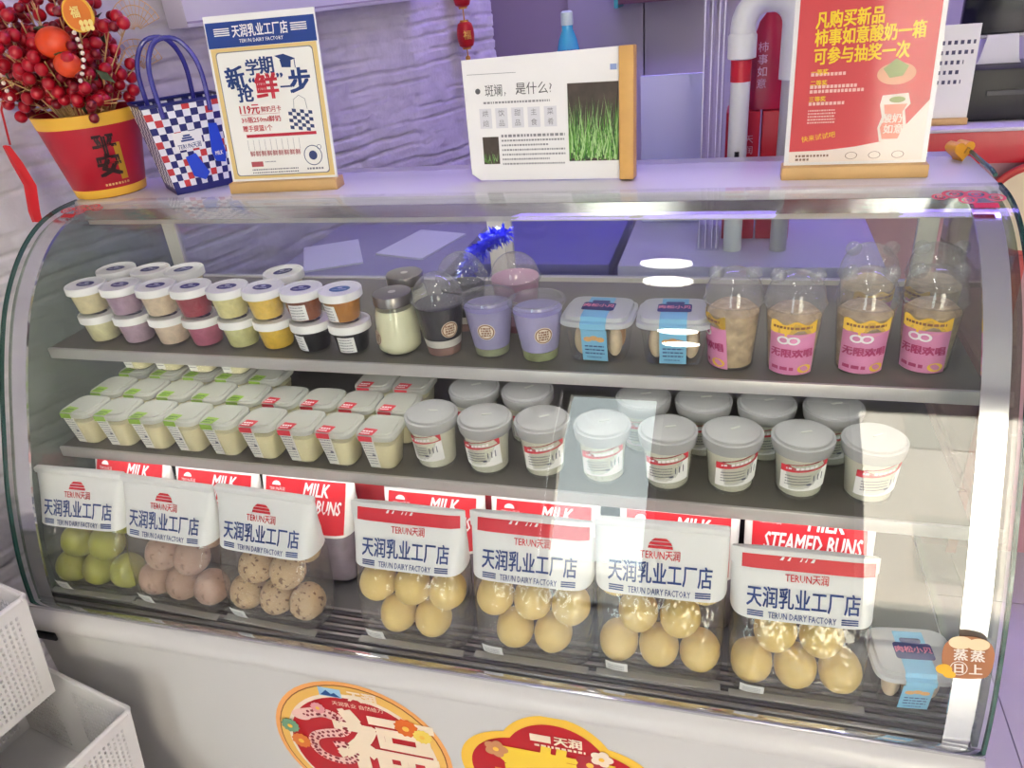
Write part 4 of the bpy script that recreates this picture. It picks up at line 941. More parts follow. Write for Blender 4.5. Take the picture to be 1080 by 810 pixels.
q = MB(); q.disc(-0.112, 0.137, 0.0042, f, n=16); q.text('斑斓，', 0.019, f, -0.100, 0.137, align='L', width=0.034); q.text('是什么?', 0.019, f, -0.050, 0.138, align='L', width=0.058); q.build('heading', P('soft grey ink', '#5c5c5e', 0.6), card)
q = MB(); q.rect(-0.128, -0.048, 0.1615, 0.1622, f); q.build('rule', P('faint ink', '#8f8f92', 0.6), card)
q = MB(); rn = random.Random(2); dashes(q, -0.104, 0.004, 0.1195, 0.003, f, 0, rn)
for k, w_ in enumerate(('烘焙', '饮品', '甜品', '主食', '菜肴')):
    x = -0.102+0.0265*k; q.text(w_[0], 0.0105, f, x, 0.1035); q.text(w_[1], 0.0105, f, x, 0.0885)
q.build('print', P('faint ink', '#8f8f92', 0.6), card)
q = MB()
for k in range(7): dashes(q, -0.078, 0.026 if k not in (2, 5) else 0.0, 0.069-0.0072*k, 0.0026 if k else 0.004, f, 0, rn)
q.build('small_print', P('faint ink', '#8f8f92', 0.6), card)
q = MB(); f3 = plb(0.0004)
for k in range(5): q.rect(-0.112+0.0265*k, -0.092+0.0265*k, 0.081, 0.111, f3)
q.build('word_boxes', P('pale grey box', '#dcdce0', 0.6), card)
for nm, (x0, x1, z0, z1), cnt, sd in (('grass_photo', (0.032, 0.1105, 0.028, 0.142), 230, 3), ('small_photo', (-0.110, -0.083, 0.026, 0.068), 26, 4)):
    q = MB(); q.rect(x0, x1, z0, z1, plb(0.0006)); ph = q.build(nm, P('photo dark', '#4a4038', 0.6, var=0.3, vscale=60), card)
    rn = random.Random(sd); q = MB(); W_, H_ = x1-x0, z1-z0
    for k in range(cnt):
        bx = x0+W_*rn.uniform(0.02, 0.98); tx = min(x1, max(x0, bx+W_*rn.uniform(-0.22, 0.22))); h = H_*rn.uniform(0.25, 0.75 if nm == 'grass_photo' else 0.42); ww = W_*0.012
        b0 = z0+H_*rn.uniform(0, 0.15); 
        q.poly([(max(x0, bx-ww), b0), (min(x1, bx+ww), b0), (tx, min(z1, b0+h))], plb(0.0009+0.000006*k), rn.choice((0, 0, 1, 1, 2)))
    o = q.build('grass_blades', [P('photo green', '#5f9a3c', 0.6), P('photo pale green', '#a9cf8a', 0.6), P('photo deep green', '#2f5f2a', 0.6)], ph); o['kind'] = 'stuff'
q = MB(); q.rect(0.098, 0.108, 0.158, 0.166, f); q.build('corner_logo', P('logo blue', '#8fa3d4', 0.6), card)

# red lottery poster
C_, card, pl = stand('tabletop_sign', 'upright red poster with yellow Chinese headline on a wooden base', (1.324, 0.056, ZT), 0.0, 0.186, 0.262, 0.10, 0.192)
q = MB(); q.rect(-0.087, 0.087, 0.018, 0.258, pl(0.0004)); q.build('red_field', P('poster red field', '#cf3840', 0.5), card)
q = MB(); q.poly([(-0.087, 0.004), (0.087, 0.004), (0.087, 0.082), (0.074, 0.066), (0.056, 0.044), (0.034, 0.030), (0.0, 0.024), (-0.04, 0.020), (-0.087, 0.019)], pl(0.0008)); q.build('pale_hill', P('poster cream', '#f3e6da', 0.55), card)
f = pl(0.0013)
q = MB()
for body, z in (('凡购买新品', 0.190), ('柿事如意酸奶一箱', 0.168), ('可参与抽奖一次', 0.145)): q.text(body, 0.0225, rot2(f, 1.5), -0.060, z, bold=0.03, align='L', narrow=0.76, res=2)
for k, z in enumerate((0.124, 0.110, 0.089)): q.text(('一等奖', '二等奖', '三等奖')[k], 0.0075, f, -0.066, z, align='L', bold=0.02)
q.text('快来试试吧', 0.009, rot2(f, 8), -0.066, 0.045, align='L'); q.build('headline', P('poster yellow', '#f7d21c', 0.5), card)
q = MB(); rn = random.Random(6)
for z, x1 in ((0.121, -0.020), (0.105, -0.006), (0.099, 0.004), (0.083, -0.020)): dashes(q, -0.066, x1, z, 0.0042, f, 0, rn, 0.7, 1.1, 0.3)
for k in range(5): dashes(q, -0.066, -0.03, 0.074-0.004*k, 0.002, f, 0, rn)
q.build('print', P('pale pink ink', '#f2c4bc', 0.6), card)
q = MB(); q.poly([(0.028, 0.090), (0.060, 0.092), (0.064, 0.078), (0.058, 0.070), (0.062, 0.050), (0.056, 0.030), (0.030, 0.030), (0.026, 0.048), (0.030, 0.062), (0.026, 0.078)], pl(0.0012)); q.build('pack_outline', P('poster cream', '#f3e6da', 0.55), card)
q = MB(); q.poly([(0.031, 0.078), (0.060, 0.078), (0.055, 0.068), (0.058, 0.048), (0.053, 0.033), (0.033, 0.033), (0.029, 0.048), (0.034, 0.062)], pl(0.0016)); q.build('pack_face', P('poster salmon', '#e58a72', 0.55), card)
q = MB(); q.text('酸奶', 0.013, pl(0.0022), 0.043, 0.060, bold=0.02); q.text('如意', 0.013, pl(0.0022), 0.046, 0.046, bold=0.02); q.build('pack_lettering', P('poster cream', '#f3e6da', 0.55), card)
q = MB(); q.disc(0.047, 0.084, 0.010, pl(0.0016), ry=0.004); q.poly([(0.025, 0.124), (0.040, 0.136), (0.056, 0.126), (0.050, 0.114), (0.034, 0.112)], pl(0.0016)); q.build('leaf_picture', P('poster green', '#8f9c58', 0.55), card)
q = MB(); q.disc(0.042, 0.117, 0.024, pl(0.0012), ry=0.014); q.build('fruit_picture', P('poster peach', '#dfa07c', 0.55), card)
q = MB()
for k in range(3): q.disc(-0.004+0.030*k, 0.012, 0.008, f, n=14, ry=0.005, r0=0.007)
dashes(q, -0.078, -0.034, 0.013, 0.003, f, 0, rn); dashes(q, -0.078, -0.060, 0.008, 0.003, f, 0, rn); q.build('foot_print', P('foot ink', '#8a6a5a', 0.6), card)
q = MB(); g0, g1 = pl(0.0035), pl(0.0050); w, h = 0.186, 0.262
q.add([g0(-w/2, -0.004), g0(w/2, -0.004), g0(w/2, h), g0(-w/2, h), g1(-w/2, -0.004), g1(w/2, -0.004), g1(w/2, h), g1(-w/2, h)], [(3, 2, 1, 0), (4, 5, 6, 7), (0, 4, 5, 1)[::-1], (1, 5, 6, 2)[::-1], (2, 6, 7, 3)[::-1], (3, 7, 4, 0)[::-1]]); q.build('acrylic_cover', acryl_mat, C_)

# blue bottle behind the card, gold ornament at the end of the worktop
t = thing('blue_bottle', 'translucent blue bottle with pale cap behind the white card', 'bottle', (0.905, 0.135, ZT))
MB().lathe([(0.0, 0), (0.019, 0), (0.0205, 0.004), (0.0205, 0.150), (0.0195, 0.175), (0.014, 0.200), (0.0085, 0.214), (0.0085, 0.222)], 24).build('body', P('blue bottle', '#2f8fc4', 0.25, spec=0.6), t)
MB().lathe([(0.009, 0.220), (0.0095, 0.221), (0.0090, 0.238), (0.0060, 0.240)], 18).build('cap', P('bottle cap', '#a8b6c4', 0.4), t)
q = MB(); rn = random.Random(8)
for k in range(5): dashes(q, -0.014, 0.014, 0.185-0.010*k, 0.004, cone(lambda z: 0.0205 if z < 0.15 else 0.0205-(z-0.15)*0.08, 0.0008, 0.1), 0, rn)
q.build('print', P('bottle print', '#1c4f9a', 0.5), t)
t = thing('gold_ornament', 'small gold heart-shaped ornament at the end of the worktop', 'ornament', (1.476, 0.135, ZT), 0.5)
hp = []
for i in range(28):
    a = 2*math.pi*i/28; hp.append((0.00105*16*math.sin(a)**3, 0.0175+0.00095*(13*math.cos(a)-5*math.cos(2*a)-2*math.cos(3*a)-math.cos(4*a))))
zmin = min(p[1] for p in hp); hp = [(x, z-zmin) for x, z in hp]
MB().prism(hp, 0.020, 'y', -0.010).build('heart', P('ornament gold', '#e0a028', 0.35), t); MB().tube([(0, -0.0105, 0.012), (0.004, -0.0112, 0.020), (0.008, -0.0105, 0.018)], 0.0012, 5).build('scroll', P('dark gold', '#a8741c', 0.4), t)
# ------------------------------------------------------------------ behind the case
t = thing('work_table', 'pale work table standing right behind the case', 'table', (1.185, 0.43, 0))
lav = P('lavender laminate', '#c3bcd8', 0.35)
MB().box(-0.225, 0.235, -0.205, 0.20, 1.02, 1.05, bev=0.002).build('top', lav, t); MB().box(-0.215, 0.225, -0.195, 0.19, 0.94, 1.02).build('apron', P('table apron', '#6d6876', 0.5), t)
for a in (-0.2, 0.21):
    for b in (-0.18, 0.175): MB().box(a-0.015, a+0.015, b-0.015, b+0.015, 0, 0.94).build('leg', P('table leg', '#55505c', 0.5), t)
t = thing('side_bench', 'grey bench with sheets of paper behind the ice cream stacks', 'table', (0.385, 0.44, 0))
MB().box(-0.20, 0.20, -0.18, 0.18, 0.985, 1.01, bev=0.002).build('top', P('bench grey', '#a9a4b8', 0.45), t); MB().box(-0.19, 0.19, -0.17, 0.17, 0.90, 0.985).build('apron', P('bench apron', '#5c566a', 0.5), t)
for a in (-0.17, 0.17):
    for b in (-0.15, 0.15): MB().box(a-0.015, a+0.015, b-0.015, b+0.015, 0, 0.90).build('leg', P('table leg', '#55505c', 0.5), t)
for x, y, r, lab in ((0.28, 0.38, 0.5, 'white sheet of paper lying crooked on the grey bench'), (0.47, 0.46, -0.25, 'lavender white folder lying flat on the grey bench')):
    o = MB().box(-0.065, 0.065, -0.09, 0.09, 0, 0.004).build('paper_sheet', paper_w, None, (x, y, 1.0105), (0, 0, r)); tag(o, lab, 'paper')
t = thing('storage_box', 'blue-violet storage box on the floor behind the case', 'storage box', (0.775, 0.52, 0))
MB().box(-0.15, 0.15, -0.20, 0.20, 0, 0.98, bev=0.006).build('body', P('violet box', '#5a58a4', 0.5), t); MB().box(-0.155, 0.155, -0.205, 0.205, 0.985, 1.02, bev=0.006).build('lid', P('violet lid', '#6d6ab4', 0.5), t)
o = thing('backing_board', 'lavender white board standing on the work table', 'board', (1.035, 0.50, 1.0505))
MB().box(-0.062, 0.062, -0.006, 0.006, 0, 0.295, bev=0.001).build('panel', P('board lavender', '#babbec', 0.4), o); MB().box(-0.062, 0.062, 0.0065, 0.05, 0, 0.01).build('foot', P('board lavender', '#babbec', 0.4), o)
# clear acrylic rack
t = thing('acrylic_rack', 'tall clear acrylic rack beside the lavender board', 'rack', (1.117, 0.385, 1.0505))
for k, x in enumerate((-0.016, -0.004, 0.008, 0.016)): MB().box(x, x+0.0025, -0.07, 0.07, 0.004, 0.56).build('sheet', acryl, t)
MB().box(-0.02, 0.022, -0.075, 0.075, 0, 0.004).build('base_sheet', acryl, t)
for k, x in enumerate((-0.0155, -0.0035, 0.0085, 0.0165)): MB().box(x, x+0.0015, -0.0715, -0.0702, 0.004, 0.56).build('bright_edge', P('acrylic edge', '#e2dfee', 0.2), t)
# white cane-shaped pipe
pipe_m = P('pipe white', '#dfe0da', 0.35)
t = thing('bent_pipe', 'white pipe with hooked top and red band beside the red poster', 'pipe', (1.164, 0.318, 1.0505))
MB().tube([(0, 0, 0), (0, 0, 0.1), (0, 0, 0.2), (0, 0, 0.355)], 0.0165, 20).build('pipe', pipe_m, t)
MB().lathe([(0.0172, 0.300), (0.0172, 0.335)], 24, cap0=False, cap1=False).build('red_band', P('pipe red', '#c81e2c', 0.4), t)
MB().lathe([(0.0175, 0.335), (0.0235, 0.337), (0.0235, 0.372), (0.021, 0.376)], 24).build('collar', pipe_m, t)
arc = [(0.0, 0, 0.365)]+[(0.041-0.041*math.cos(a), 0, 0.385+0.041*math.sin(a)) for a in [0.262*i for i in range(13)]]+[(0.082, 0, 0.365), (0.082, 0, 0.30)]
MB().tube(arc, 0.0205, 20).build('hook', pipe_m, t); MB().tube([(0.082, 0, 0.30), (0.082, 0, 0.0)], 0.0150, 20).build('short_leg', P('pipe grey', '#b9b6b4', 0.4), t)
q = MB(); q.tube([(0.0, -0.0168, 0.17), (0.0, -0.0168, 0.185)], 0.004, 6); q.build('mark', black_m, t)
# pink-red pouch and red cartons
t = thing('snack_pouch', 'magenta pouch with white Chinese lettering framed by the pipe hook', 'snack pouch', (1.212, 0.405, 1.2905))
q = MB(); q.rings([[(x*w_, y*0.012*d_, z) for x, y in ((-1, 0), (-0.7, -0.8), (0, -1), (0.7, -0.8), (1, 0), (0.7, 0.8), (0, 1), (-0.7, 0.8))] for z, w_, d_ in ((0, 0.034, 1.6), (0.03, 0.033, 1.7), (0.08, 0.031, 1.5), (0.12, 0.028, 1.0), (0.145, 0.020, 0.5), (0.158, 0.010, 0.3))]); q.build('pouch', P('pouch magenta', '#b3143c', 0.35), t)
q = MB(); fp = flat_y(-0.0225); 
for k, ch in enumerate('柿事如意'): q.text(ch, 0.018, fp, -0.012, 0.105-0.020*k)
q.build('lettering', P('pouch pink', '#e9b8d0', 0.5), t)
red_c = P('carton red', '#c41a2c', 0.4)
for k, (x, w_) in enumerate(((1.172, 0.060), (1.236, 0.060))):
    t = thing('drink_carton', ('red carton with pale lettering behind the white pipe', 'red carton with pale lettering behind the red poster')[k], 'carton', (x, 0.42, 1.0505), 0, 'red cartons on the work table')
    MB().box(-w_/2, w_/2, -0.04, 0.04, 0, 0.238, bev=0.002).build('box', red_c, t)
    q = MB(); fp = flat_y(-0.0406)
    for j, ch in enumerate('天润'): q.text(ch, 0.016, fp, 0.012, 0.190-0.020*j)
    q.rrect(0.004, 0.022, 0.135, 0.155, 0.003, fp); q.build('lettering', P('carton pale ink', '#e6b8bc', 0.5), t)
# counter with red fascia, sign, till and screen
cream = P('counter cream', '#d8c8a8', 0.5)
t = thing('rear_counter', 'second counter with red fascia behind the case', 'counter', (2.05, 1.08, 0))
MB().box(-0.60, 0.60, -0.27, 0.27, 0, 1.085).build('body', P('counter body', '#b58a92', 0.5), t); MB().box(-0.61, 0.61, -0.285, 0.28, 1.085, 1.155, bev=0.002).build('red_fascia', P('fascia red', '#c0182c', 0.35), t); MB().box(-0.61, 0.61, -0.29, 0.285, 1.155, 1.163, bev=0.001).build('top', P('counter top', '#c8c0cc', 0.3), t)
q = MB(); q.prism([(0.10*math.cos(i*0.1745), 0.10*math.sin(i*0.1745)) for i in range(36)], 0.012, 'y', -0.012)
t = thing('round_board', 'round cream board with red rim propped against the red counter', 'board', (1.800, 0.785, 0.985)); q.build('disc', cream, t)
MB().tube([(0.10*math.cos(i*0.1745), -0.008, 0.10*math.sin(i*0.1745)) for i in range(37)], 0.009, 8).build('rim', P('rim red', '#b8382c', 0.4), t)
q = MB(); q.box(-0.012, 0.012, -0.006, 0.004, -0.985, -0.095); q.build('stem', P('rim red', '#b8382c', 0.4), t)
t, card, pl = stand('paper_sign', 'white notice on a wooden base standing on the red counter', (1.608, 0.845, 1.1635), 0.0, 0.085, 0.190, 0.06, 0.086, 0.03, 0.014)
q = MB(); rn = random.Random(5)
for k in range(5): dashes(q, -0.030, 0.036 if k < 2 else 0.018, 0.155-0.020*k, 0.008, pl(0.0006), 0, rn, 0.6, 0.9, 0.7)
q.build('print', P('notice ink', '#4b4a66', 0.6), card)
t = thing('till_printer', 'black receipt printer on the red counter', 'printer', (1.745, 0.93, 1.1635)); MB().box(-0.10, 0.10, -0.07, 0.07, 0, 0.11, bev=0.006).build('body', black_m, t); MB().box(-0.06, 0.06, -0.074, -0.0705, 0.055, 0.065).build('paper_slot', P('slot grey', '#3c3c42', 0.4), t)
t = thing('monitor', 'black monitor on a white stand on the red counter', 'monitor', (1.80, 0.95, 1.2745))
MB().box(-0.17, 0.17, -0.012, 0.012, 0.060, 0.30, bev=0.004).build('screen', P('screen black', '#0c0e1c', 0.15), t); MB().box(-0.172, 0.172, -0.0135, 0.010, 0.052, 0.060, bev=0.001).build('bezel', P('bezel grey', '#8f8d98', 0.3), t)
q = MB(); q.rings([[(x*w_, y, z) for x, y in ((-1, -0.02), (1, -0.02), (1, 0.03), (-1, 0.03))] for z, w_ in ((0, 0.045), (0.008, 0.040), (0.060, 0.030))]); q.build('stand', P('stand white', '#d8d6e4', 0.35), t, loc=(-0.085, 0, 0))
# shelf on the back wall, panel and lantern string on the stone wall
t = thing('wall_shelf', 'dark wall shelf with teal end bracket on the back wall', 'shelf', (0.93, 2.09, 1.395)); MB().box(-0.22, 0.22, -0.07, 0.075, 0.012, 0.03).build('board', P('shelf plum', '#6a4250', 0.5), t); MB().box(-0.235, -0.22, -0.075, 0.075, 0, 0.09).build('bracket', P('teal', '#3ba8a0', 0.4), t)
t = thing('wall_panel', 'white box panel mounted on the stone wall', 'panel', tuple(W0+WD*1.14+WN*0.016+Vector((0, 0, 1.505))), math.atan2(WD.y, WD.x))
MB().box(-0.385, 0.385, -0.075, 0.0, 0, 0.34, bev=0.004).build('casing', P('panel white', '#dcd8e4', 0.5), t); MB().box(-0.385, 0.385, -0.078, -0.0755, 0.008, 0.012).build('seam', P('panel seam', '#a49ab0', 0.5), t)
lp = W0+WD*1.69+WN*0.042
t = thing('lantern_string', 'string of small red lanterns with tassel hanging on the stone wall', 'lantern string', (lp.x, lp.y, 1.24))
lred = P('lantern red', '#c0141c', 0.35); lgold = P('lantern gold', '#e0a84c', 0.35, metal=0.4)
for z in (0.155, 0.265, 0.375, 0.485):
    l_ = MB().lathe([(0.012, z-0.036), (0.021, z-0.030), (0.025, z-0.015), (0.026, z), (0.025, z+0.015), (0.021, z+0.030), (0.012, z+0.036)], 18).build('lantern', lred, t)
    MB().lathe([(0.013, z+0.0355), (0.013, z+0.040)], 14).build('cap', lgold, l_); MB().lathe([(0.013, z-0.040), (0.013, z-0.0355)], 14).build('cap', lgold, l_)
    q = MB(); q.text('福', 0.026, cone(lambda b: 0.0262, 0.001, 0.5), 0, z, bold=0.02); q.build('lettering', lgold, l_)
MB().tube([(0, 0, 0.08), (0, 0, 1.2)], 0.002, 6).build('cord', lgold, t)
MB().lathe([(0.001, 0.0), (0.008, 0.003), (0.007, 0.07), (0.004, 0.085)], 12).build('tassel', lred, t); MB().sphere((0, 0, 0.090), 0.008, 10, 8).build('bead', lgold, t)
MB().tube([(0, 0, -0.03), (0, 0, 0.002)], 0.003, 6).build('tassel_end', black_m, t)
MB().tube([(0, 0, 1.2), (-WN.x*0.05, -WN.y*0.05, 1.2)], 0.003, 6).build('hook', lgold, t)

# ------------------------------------------------------------------ baskets in front of the case
bask_m = P('basket white plastic', '#dbd9d6', 0.4)
def basket(loc, rz, hx, hy, h, label):
    t = thing('storage_basket', label, 'basket', loc, rz, 'stacked plastic baskets')
    tp = 0.88
    def wall_pt(side, u, v, off):
        kx, ky = hx*(tp+(1-tp)*v)-off, hy*(tp+(1-tp)*v)-off; a = 2*u-1; z = 0.003+v*(h-0.003)
        return {0: (a*kx, -ky, z), 1: (kx, a*ky, z), 2: (-a*kx, ky, z), 3: (-kx, -a*ky, z)}[side]
    for side in range(4):
        ln = 2*(hx if side in (0, 2) else hy); nu = int(ln/0.0085); nv = int(h/0.0105); q = MB()
        for off in (0.0, 0.0045):
            for i in range(nu):
                for j in range(nv):
                    u0, u1, v0, v1 = i/nu, (i+1)/nu, j/nv, (j+1)/nv
                    fu = (i+0.5)/nu
                    hole = 1 <= j < nv-2 and ((0.06 < fu < 0.42) or (0.58 < fu < 0.94))
                    c = [(u0, v0), (u1, v0), (u1, v1), (u0, v1)]
                    if not hole: q.add([wall_pt(side, a, b, off) for a, b in c], [(0, 1, 2, 3)])
                    else:
                        du, dv = (u1-u0)*0.24, (v1-v0)*0.20
                        d = [(u0+du, v0+dv), (u1-du, v0+dv), (u1-du, v1-dv), (u0+du, v1-dv)]
                        q.add([wall_pt(side, a, b, off) for a, b in c+d], [(0, 1, 5, 4), (1, 2, 6, 5), (2, 3, 7, 6), (3, 0, 4, 7)])
                        if off: q.add([wall_pt(side, a, b, e_) for e_ in (0.0, off) for a, b in d], [(0, 1, 5, 4), (1, 2, 6, 5), (2, 3, 7, 6), (3, 0, 4, 7)])
        q.build('perforated_side', bask_m, t)
    MB().box(-hx*tp, hx*tp, -hy*tp, hy*tp, 0, 0.003).build('bottom', bask_m, t)
    r_ = 0.009; pts = []
    for cx, cy, a in ((hx-r_, hy-r_, 0), (-hx+r_, hy-r_, 90), (-hx+r_, -hy+r_, 180), (hx-r_, -hy+r_, 270)):
        for i in range(6): tt = math.radians(a+18*i); pts.append((cx+r_*math.cos(tt), cy+r_*math.sin(tt), h))
    pts.append(pts[0]); MB().tube(pts, 0.0045, 8).build('rim', bask_m, t)
basket((-0.078, -0.578, 0.556), -0.2, 0.19, 0.13, 0.206, 'white perforated basket on top of the basket stack')
basket((0.048, -0.592, 0.350), -0.2, 0.19, 0.13, 0.200, 'white perforated basket in the middle of the basket stack')
basket((0.062, -0.606, 0.145), -0.2, 0.19, 0.13, 0.200, 'white perforated basket at the bottom of the basket stack')
t = thing('low_stool', 'low white stool under the basket stack', 'stool', (0.062, -0.606, 0), -0.2); MB().box(-0.17, 0.17, -0.115, 0.115, 0.125, 0.1445, bev=0.003).build('seat', bask_m, t)
for a in (-0.15, 0.15):
    for b in (-0.095, 0.095): MB().box(a-0.014, a+0.014, b-0.014, b+0.014, 0, 0.125).build('leg', bask_m, t)

# ------------------------------------------------------------------ stickers on the case (flat print)
SY = -0.4147
def sty(e, cx, cz): return lambda a, b: (cx+a, SY-e, cz+b)
s1 = lambda e: sty(e, 0.612, 0.430)
q = MB(); q.disc(0, 0, 0.160, s1(0), n=48); st = q.build('round_sticker', P('sticker peach', '#f0a860', 0.5), case)
q = MB(); q.disc(0, 0, 0.152, s1(0.0003), n=48); q.build('sticker_line', P('sticker brown', '#8a4a1c', 0.5), st)
q = MB(); q.disc(0, 0, 0.150, s1(0.0005), n=48); q.build('sticker_ring', P('sticker gold', '#eab85c', 0.5), st)
q = MB(); q.disc(0, -0.004, 0.136, s1(0.0007), n=48); q.build('sticker_rim', P('sticker cream', '#f1dcc4', 0.5), st)
q = MB(); q.disc(0, -0.006, 0.130, s1(0.0009), n=48); q.build('sticker_field', P('sticker red', '#b8101c', 0.45), st)
q = MB(); q.text('福', 0.190, s1(0.0013), 0.045, 0.005, bold=0.035, res=3); q.text('天润', 0.026, s1(0.0013), 0.024, 0.131, bold=0.05); q.text('天润乳业 自然给力', 0.011, s1(0.0013), 0.012, 0.108, width=0.09)
q.build('sticker_lettering', P('sticker ivory', '#f0dcc0', 0.5), st)
snake = [(-0.105, 0.062), (-0.085, 0.070), (-0.060, 0.078), (-0.035, 0.072), (-0.020, 0.055), (-0.030, 0.036), (-0.060, 0.026), (-0.085, 0.012), (-0.092, -0.012), (-0.078, -0.034), (-0.050, -0.042), (-0.022, -0.032), (-0.014, -0.010), (-0.030, 0.004), (-0.052, 0.0)]
sc_ = cat([(a, b) for a, b in snake], 3)
def strip(mb, path, wf, fn):
    for k in range(len(path)-1):
        (x0, z0), (x1, z1) = path[k], path[k+1]; l_ = math.hypot(x1-x0, z1-z0)+1e-9; nx_, nz_ = -(z1-z0)/l_, (x1-x0)/l_; w0, w1 = wf(k/len(path)), wf((k+1)/len(path))
        mb.add([fn(x0-nx_*w0, z0-nz_*w0), fn(x1-nx_*w1, z1-nz_*w1), fn(x1+nx_*w1, z1+nz_*w1), fn(x0+nx_*w0, z0+nz_*w0)], [(0, 1, 2, 3)])
q = MB(); strip(q, sc_, lambda u: 0.0125*(1-0.45*u), s1(0.0012)); q.disc(-0.100, 0.062, 0.018, s1(0.0014), n=20, ry=0.012); q.build('snake_drawing', P('sticker rose', '#f0c4b8', 0.5), st)
q = MB(); rn = random.Random(3)
for x, z in sc_[3:-1]:
    for k in (-1, 1): q.disc(x+rn.uniform(-0.004, 0.004), z+k*0.005, 0.0032, s1(0.0016), n=8)
q.disc(-0.094, 0.066, 0.0025, s1(0.0016), n=8); q.build('snake_pattern', P('sticker dark red', '#8f2430', 0.5), st)
for k, (x, z, r, c) in enumerate(((0.092, 0.078, 0.022, '#e06a1c'), (0.118, 0.064, 0.017, '#efd15a'), (-0.128, 0.030, 0.018, '#6f9a78'), (-0.115, -0.005, 0.019, '#e07a30'), (-0.062, 0.090, 0.014, '#e49a9c'))):
    q = MB(); q.poly([(x+r*(1 if i % 2 else 0.86)*math.cos(i*math.pi/12), z+r*(1 if i % 2 else 0.86)*math.sin(i*math.pi/12)) for i in range(24)], s1(0.0018+0.0003*k)); fl_ = q.build('flower', P('rosette '+c, c, 0.5), st)
    q = MB(); q.disc(x, z, r*0.28, s1(0.0034), n=10); q.build('flower_centre', P('rosette heart', '#f3c04a', 0.5), st)
q = MB(); q.rect(-0.052, -0.012, 0.122, 0.142, s1(0.0013)); lg = q.build('logo_panel', P('logo sky', '#9cc4dc', 0.5), st)
q = MB(); q.poly([(-0.050, 0.124), (-0.014, 0.124), (-0.024, 0.133), (-0.030, 0.129), (-0.038, 0.137)], s1(0.0017)); q.build('logo_mountain', P('logo mountain', '#1f4f8c', 0.5), lg)
s2 = lambda e: sty(e, 0.948, 0.432)
def flower_pts(R, n=5, d=0.16, ph=math.pi/2): return [(R*(0.86+d*abs(math.cos(2.5*(2*math.pi*i/100-ph))))*math.cos(2*math.pi*i/100), R*(0.86+d*abs(math.cos(2.5*(2*math.pi*i/100-ph))))*math.sin(2*math.pi*i/100)) for i in range(100)]
q = MB(); q.poly(flower_pts(0.158), s2(0)); st = q.build('flower_sticker', P('sticker yellow', '#f0c040', 0.5), case)
q = MB(); q.poly(flower_pts(0.140), s2(0.0004)); q.build('sticker_field', P('sticker red', '#b8101c', 0.45), st)
q = MB(); q.text('春', 0.200, s2(0.0012), 0.0, -0.010, bold=0.06, res=3); q.poly([(-0.095, 0.052), (-0.060, 0.072), (-0.015, 0.066), (0.020, 0.062), (0.060, 0.050), (0.095, 0.046), (0.080, 0.024), (0.0, 0.036), (-0.080, 0.034)], s2(0.0010)); q.build('sticker_lettering', P('sticker bright yellow', '#f2cc3c', 0.5), st)
q = MB(); q.text('天润', 0.022, s2(0.0014), 0.020, 0.110, bold=0.04); q.rect(-0.038, -0.006, 0.102, 0.118, s2(0.0014)); dashes(q, -0.032, 0.046, 0.094, 0.005, s2(0.0014), 0, random.Random(2)); q.build('sticker_heading', P('sticker ivory', '#f0dcc0', 0.5), st)
for k, (x, z, r, c) in enumerate(((0.052, 0.070, 0.024, '#b02a34'), (0.070, 0.088, 0.018, '#f0dcc4'), (-0.095, 0.068, 0.020, '#c88a5c'))):
    q = MB(); q.poly([(x+r*(0.75+0.25*abs(math.cos(2.5*i*0.2094)))*math.cos(i*0.2094), z+r*(0.75+0.25*abs(math.cos(2.5*i*0.2094)))*math.sin(i*0.2094)) for i in range(30)], s2(0.0018+0.0003*k)); q.build('flower', P('blossom '+c, c, 0.5), st)
    q = MB(); q.disc(x, z, r*0.25, s2(0.0030), n=10); q.build('flower_centre', P('rosette heart', '#f3c04a', 0.5), st)
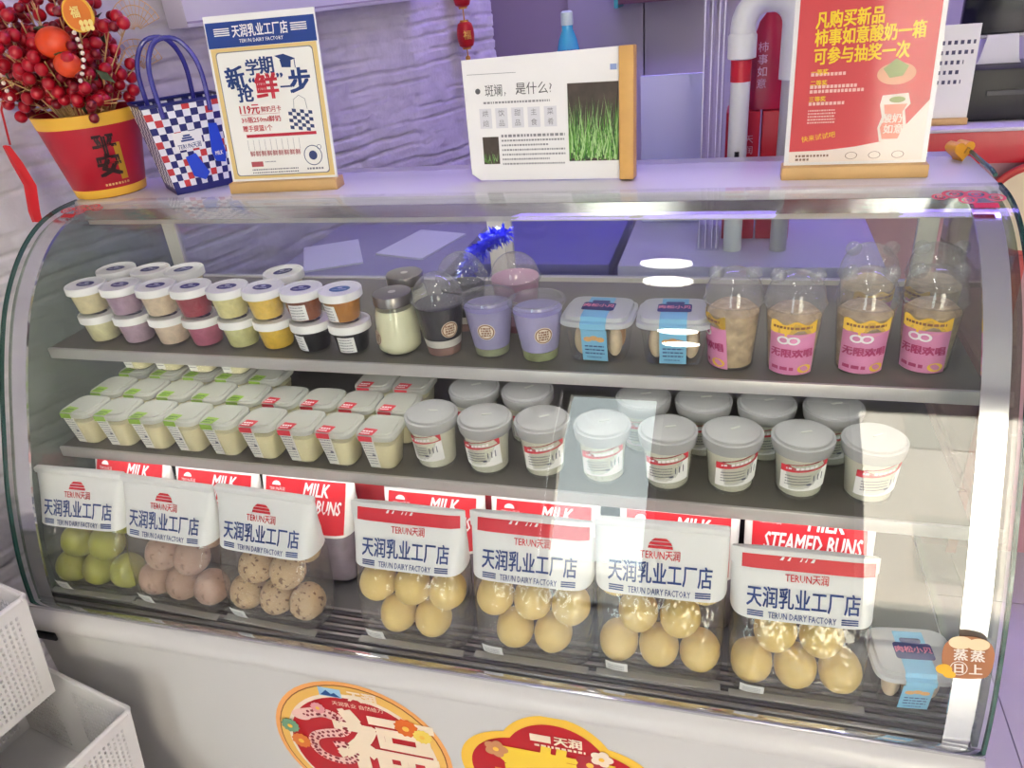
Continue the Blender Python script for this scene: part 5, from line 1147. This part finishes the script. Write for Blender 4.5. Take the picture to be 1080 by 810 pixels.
# stickers on the glass
ARC = [0.0]
for a, b in zip(PC, PC[1:]): ARC.append(ARC[-1]+math.hypot(b[0]-a[0], b[1]-a[1]))
def arc_fn(x0, d0, e=0.0010):
    def fn(a, b):
        d = max(0.0, d0-b)
        for k in range(len(ARC)-1):
            if ARC[k] <= d <= ARC[k+1]:
                t_ = (d-ARC[k])/(ARC[k+1]-ARC[k]); p0, p1 = PC[k], PC[k+1]; ty, tz = p1[0]-p0[0], p1[1]-p0[1]; l_ = math.hypot(ty, tz)
                return (x0+a, p0[0]+ty*t_+tz/l_*e, p0[1]+tz*t_-ty/l_*e)
        return (x0+a, PC[-1][0]-e, PC[-1][1])
    return fn
ring_m = P('glass sticker red', '#d9545c', 0.5)
for x0, sgn in ((0.062, 1), (1.452, -1)):
    q = MB(); fn = arc_fn(x0, 0.052)
    for cx, cy, r in ((-0.028, -0.006, 0.012), (-0.008, 0.004, 0.014), (0.016, 0.006, 0.015), (0.034, -0.002, 0.010), (0.004, -0.012, 0.011)):
        q.disc(cx*sgn, cy, r, fn, n=20, ry=r*0.9, r0=r*0.68); q.disc(cx*sgn, cy, r*0.42, fn, n=12, r0=r*0.2)
    sk = q.build('cloud_sticker', ring_m, case)
    q = MB(); q.rect(-0.024 if sgn > 0 else 0.0, 0.004 if sgn > 0 else 0.028, -0.032, -0.020, fn, 0, 3, 2); q.build('sticker_tab', ribbon_m, sk)
fn = lambda e: rot2(arc_fn(1.462, ARC[-1]-0.140, e), 6)
q = MB(); bp_ = [(-0.027, -0.022), (-0.016, -0.028), (0.014, -0.027), (0.024, -0.018), (0.028, 0.006), (0.022, 0.022), (0.006, 0.028), (-0.012, 0.027), (-0.024, 0.018), (-0.028, 0.002)]
q.poly(cat(bp_+[bp_[0]], 3)[:-1], fn(0.0012)); st = q.build('bun_sticker', P('steamer brown', '#a86a40', 0.5), case)
q = MB(); q.disc(-0.008, 0.020, 0.013, fn(0.0018), ry=0.0085, n=20); q.disc(0.011, 0.018, 0.012, fn(0.0018), ry=0.008, n=20); q.build('bun_drawing', P('bun cream', '#e8cfa6', 0.5), st)
q = MB(); q.text('蒸', 0.016, fn(0.0020), -0.008, 0.004, bold=0.03); q.text('蒸', 0.016, fn(0.0020), 0.010, 0.003, bold=0.03); q.text('日', 0.014, fn(0.0020), -0.010, -0.014, bold=0.03); q.text('上', 0.015, fn(0.0020), 0.008, -0.015, bold=0.03); q.disc(-0.010, -0.014, 0.0095, fn(0.0020), n=18, r0=0.0085); q.build('lettering', P('sticker white', '#f0e4d8', 0.5), st)
q = MB(); q.disc(-0.026, -0.016, 0.009, fn(0.0022), n=14, ry=0.007); q.disc(-0.020, -0.023, 0.007, fn(0.0022), n=14, ry=0.005); q.build('ingot_drawing', P('ingot yellow', '#f0b428', 0.5), st)
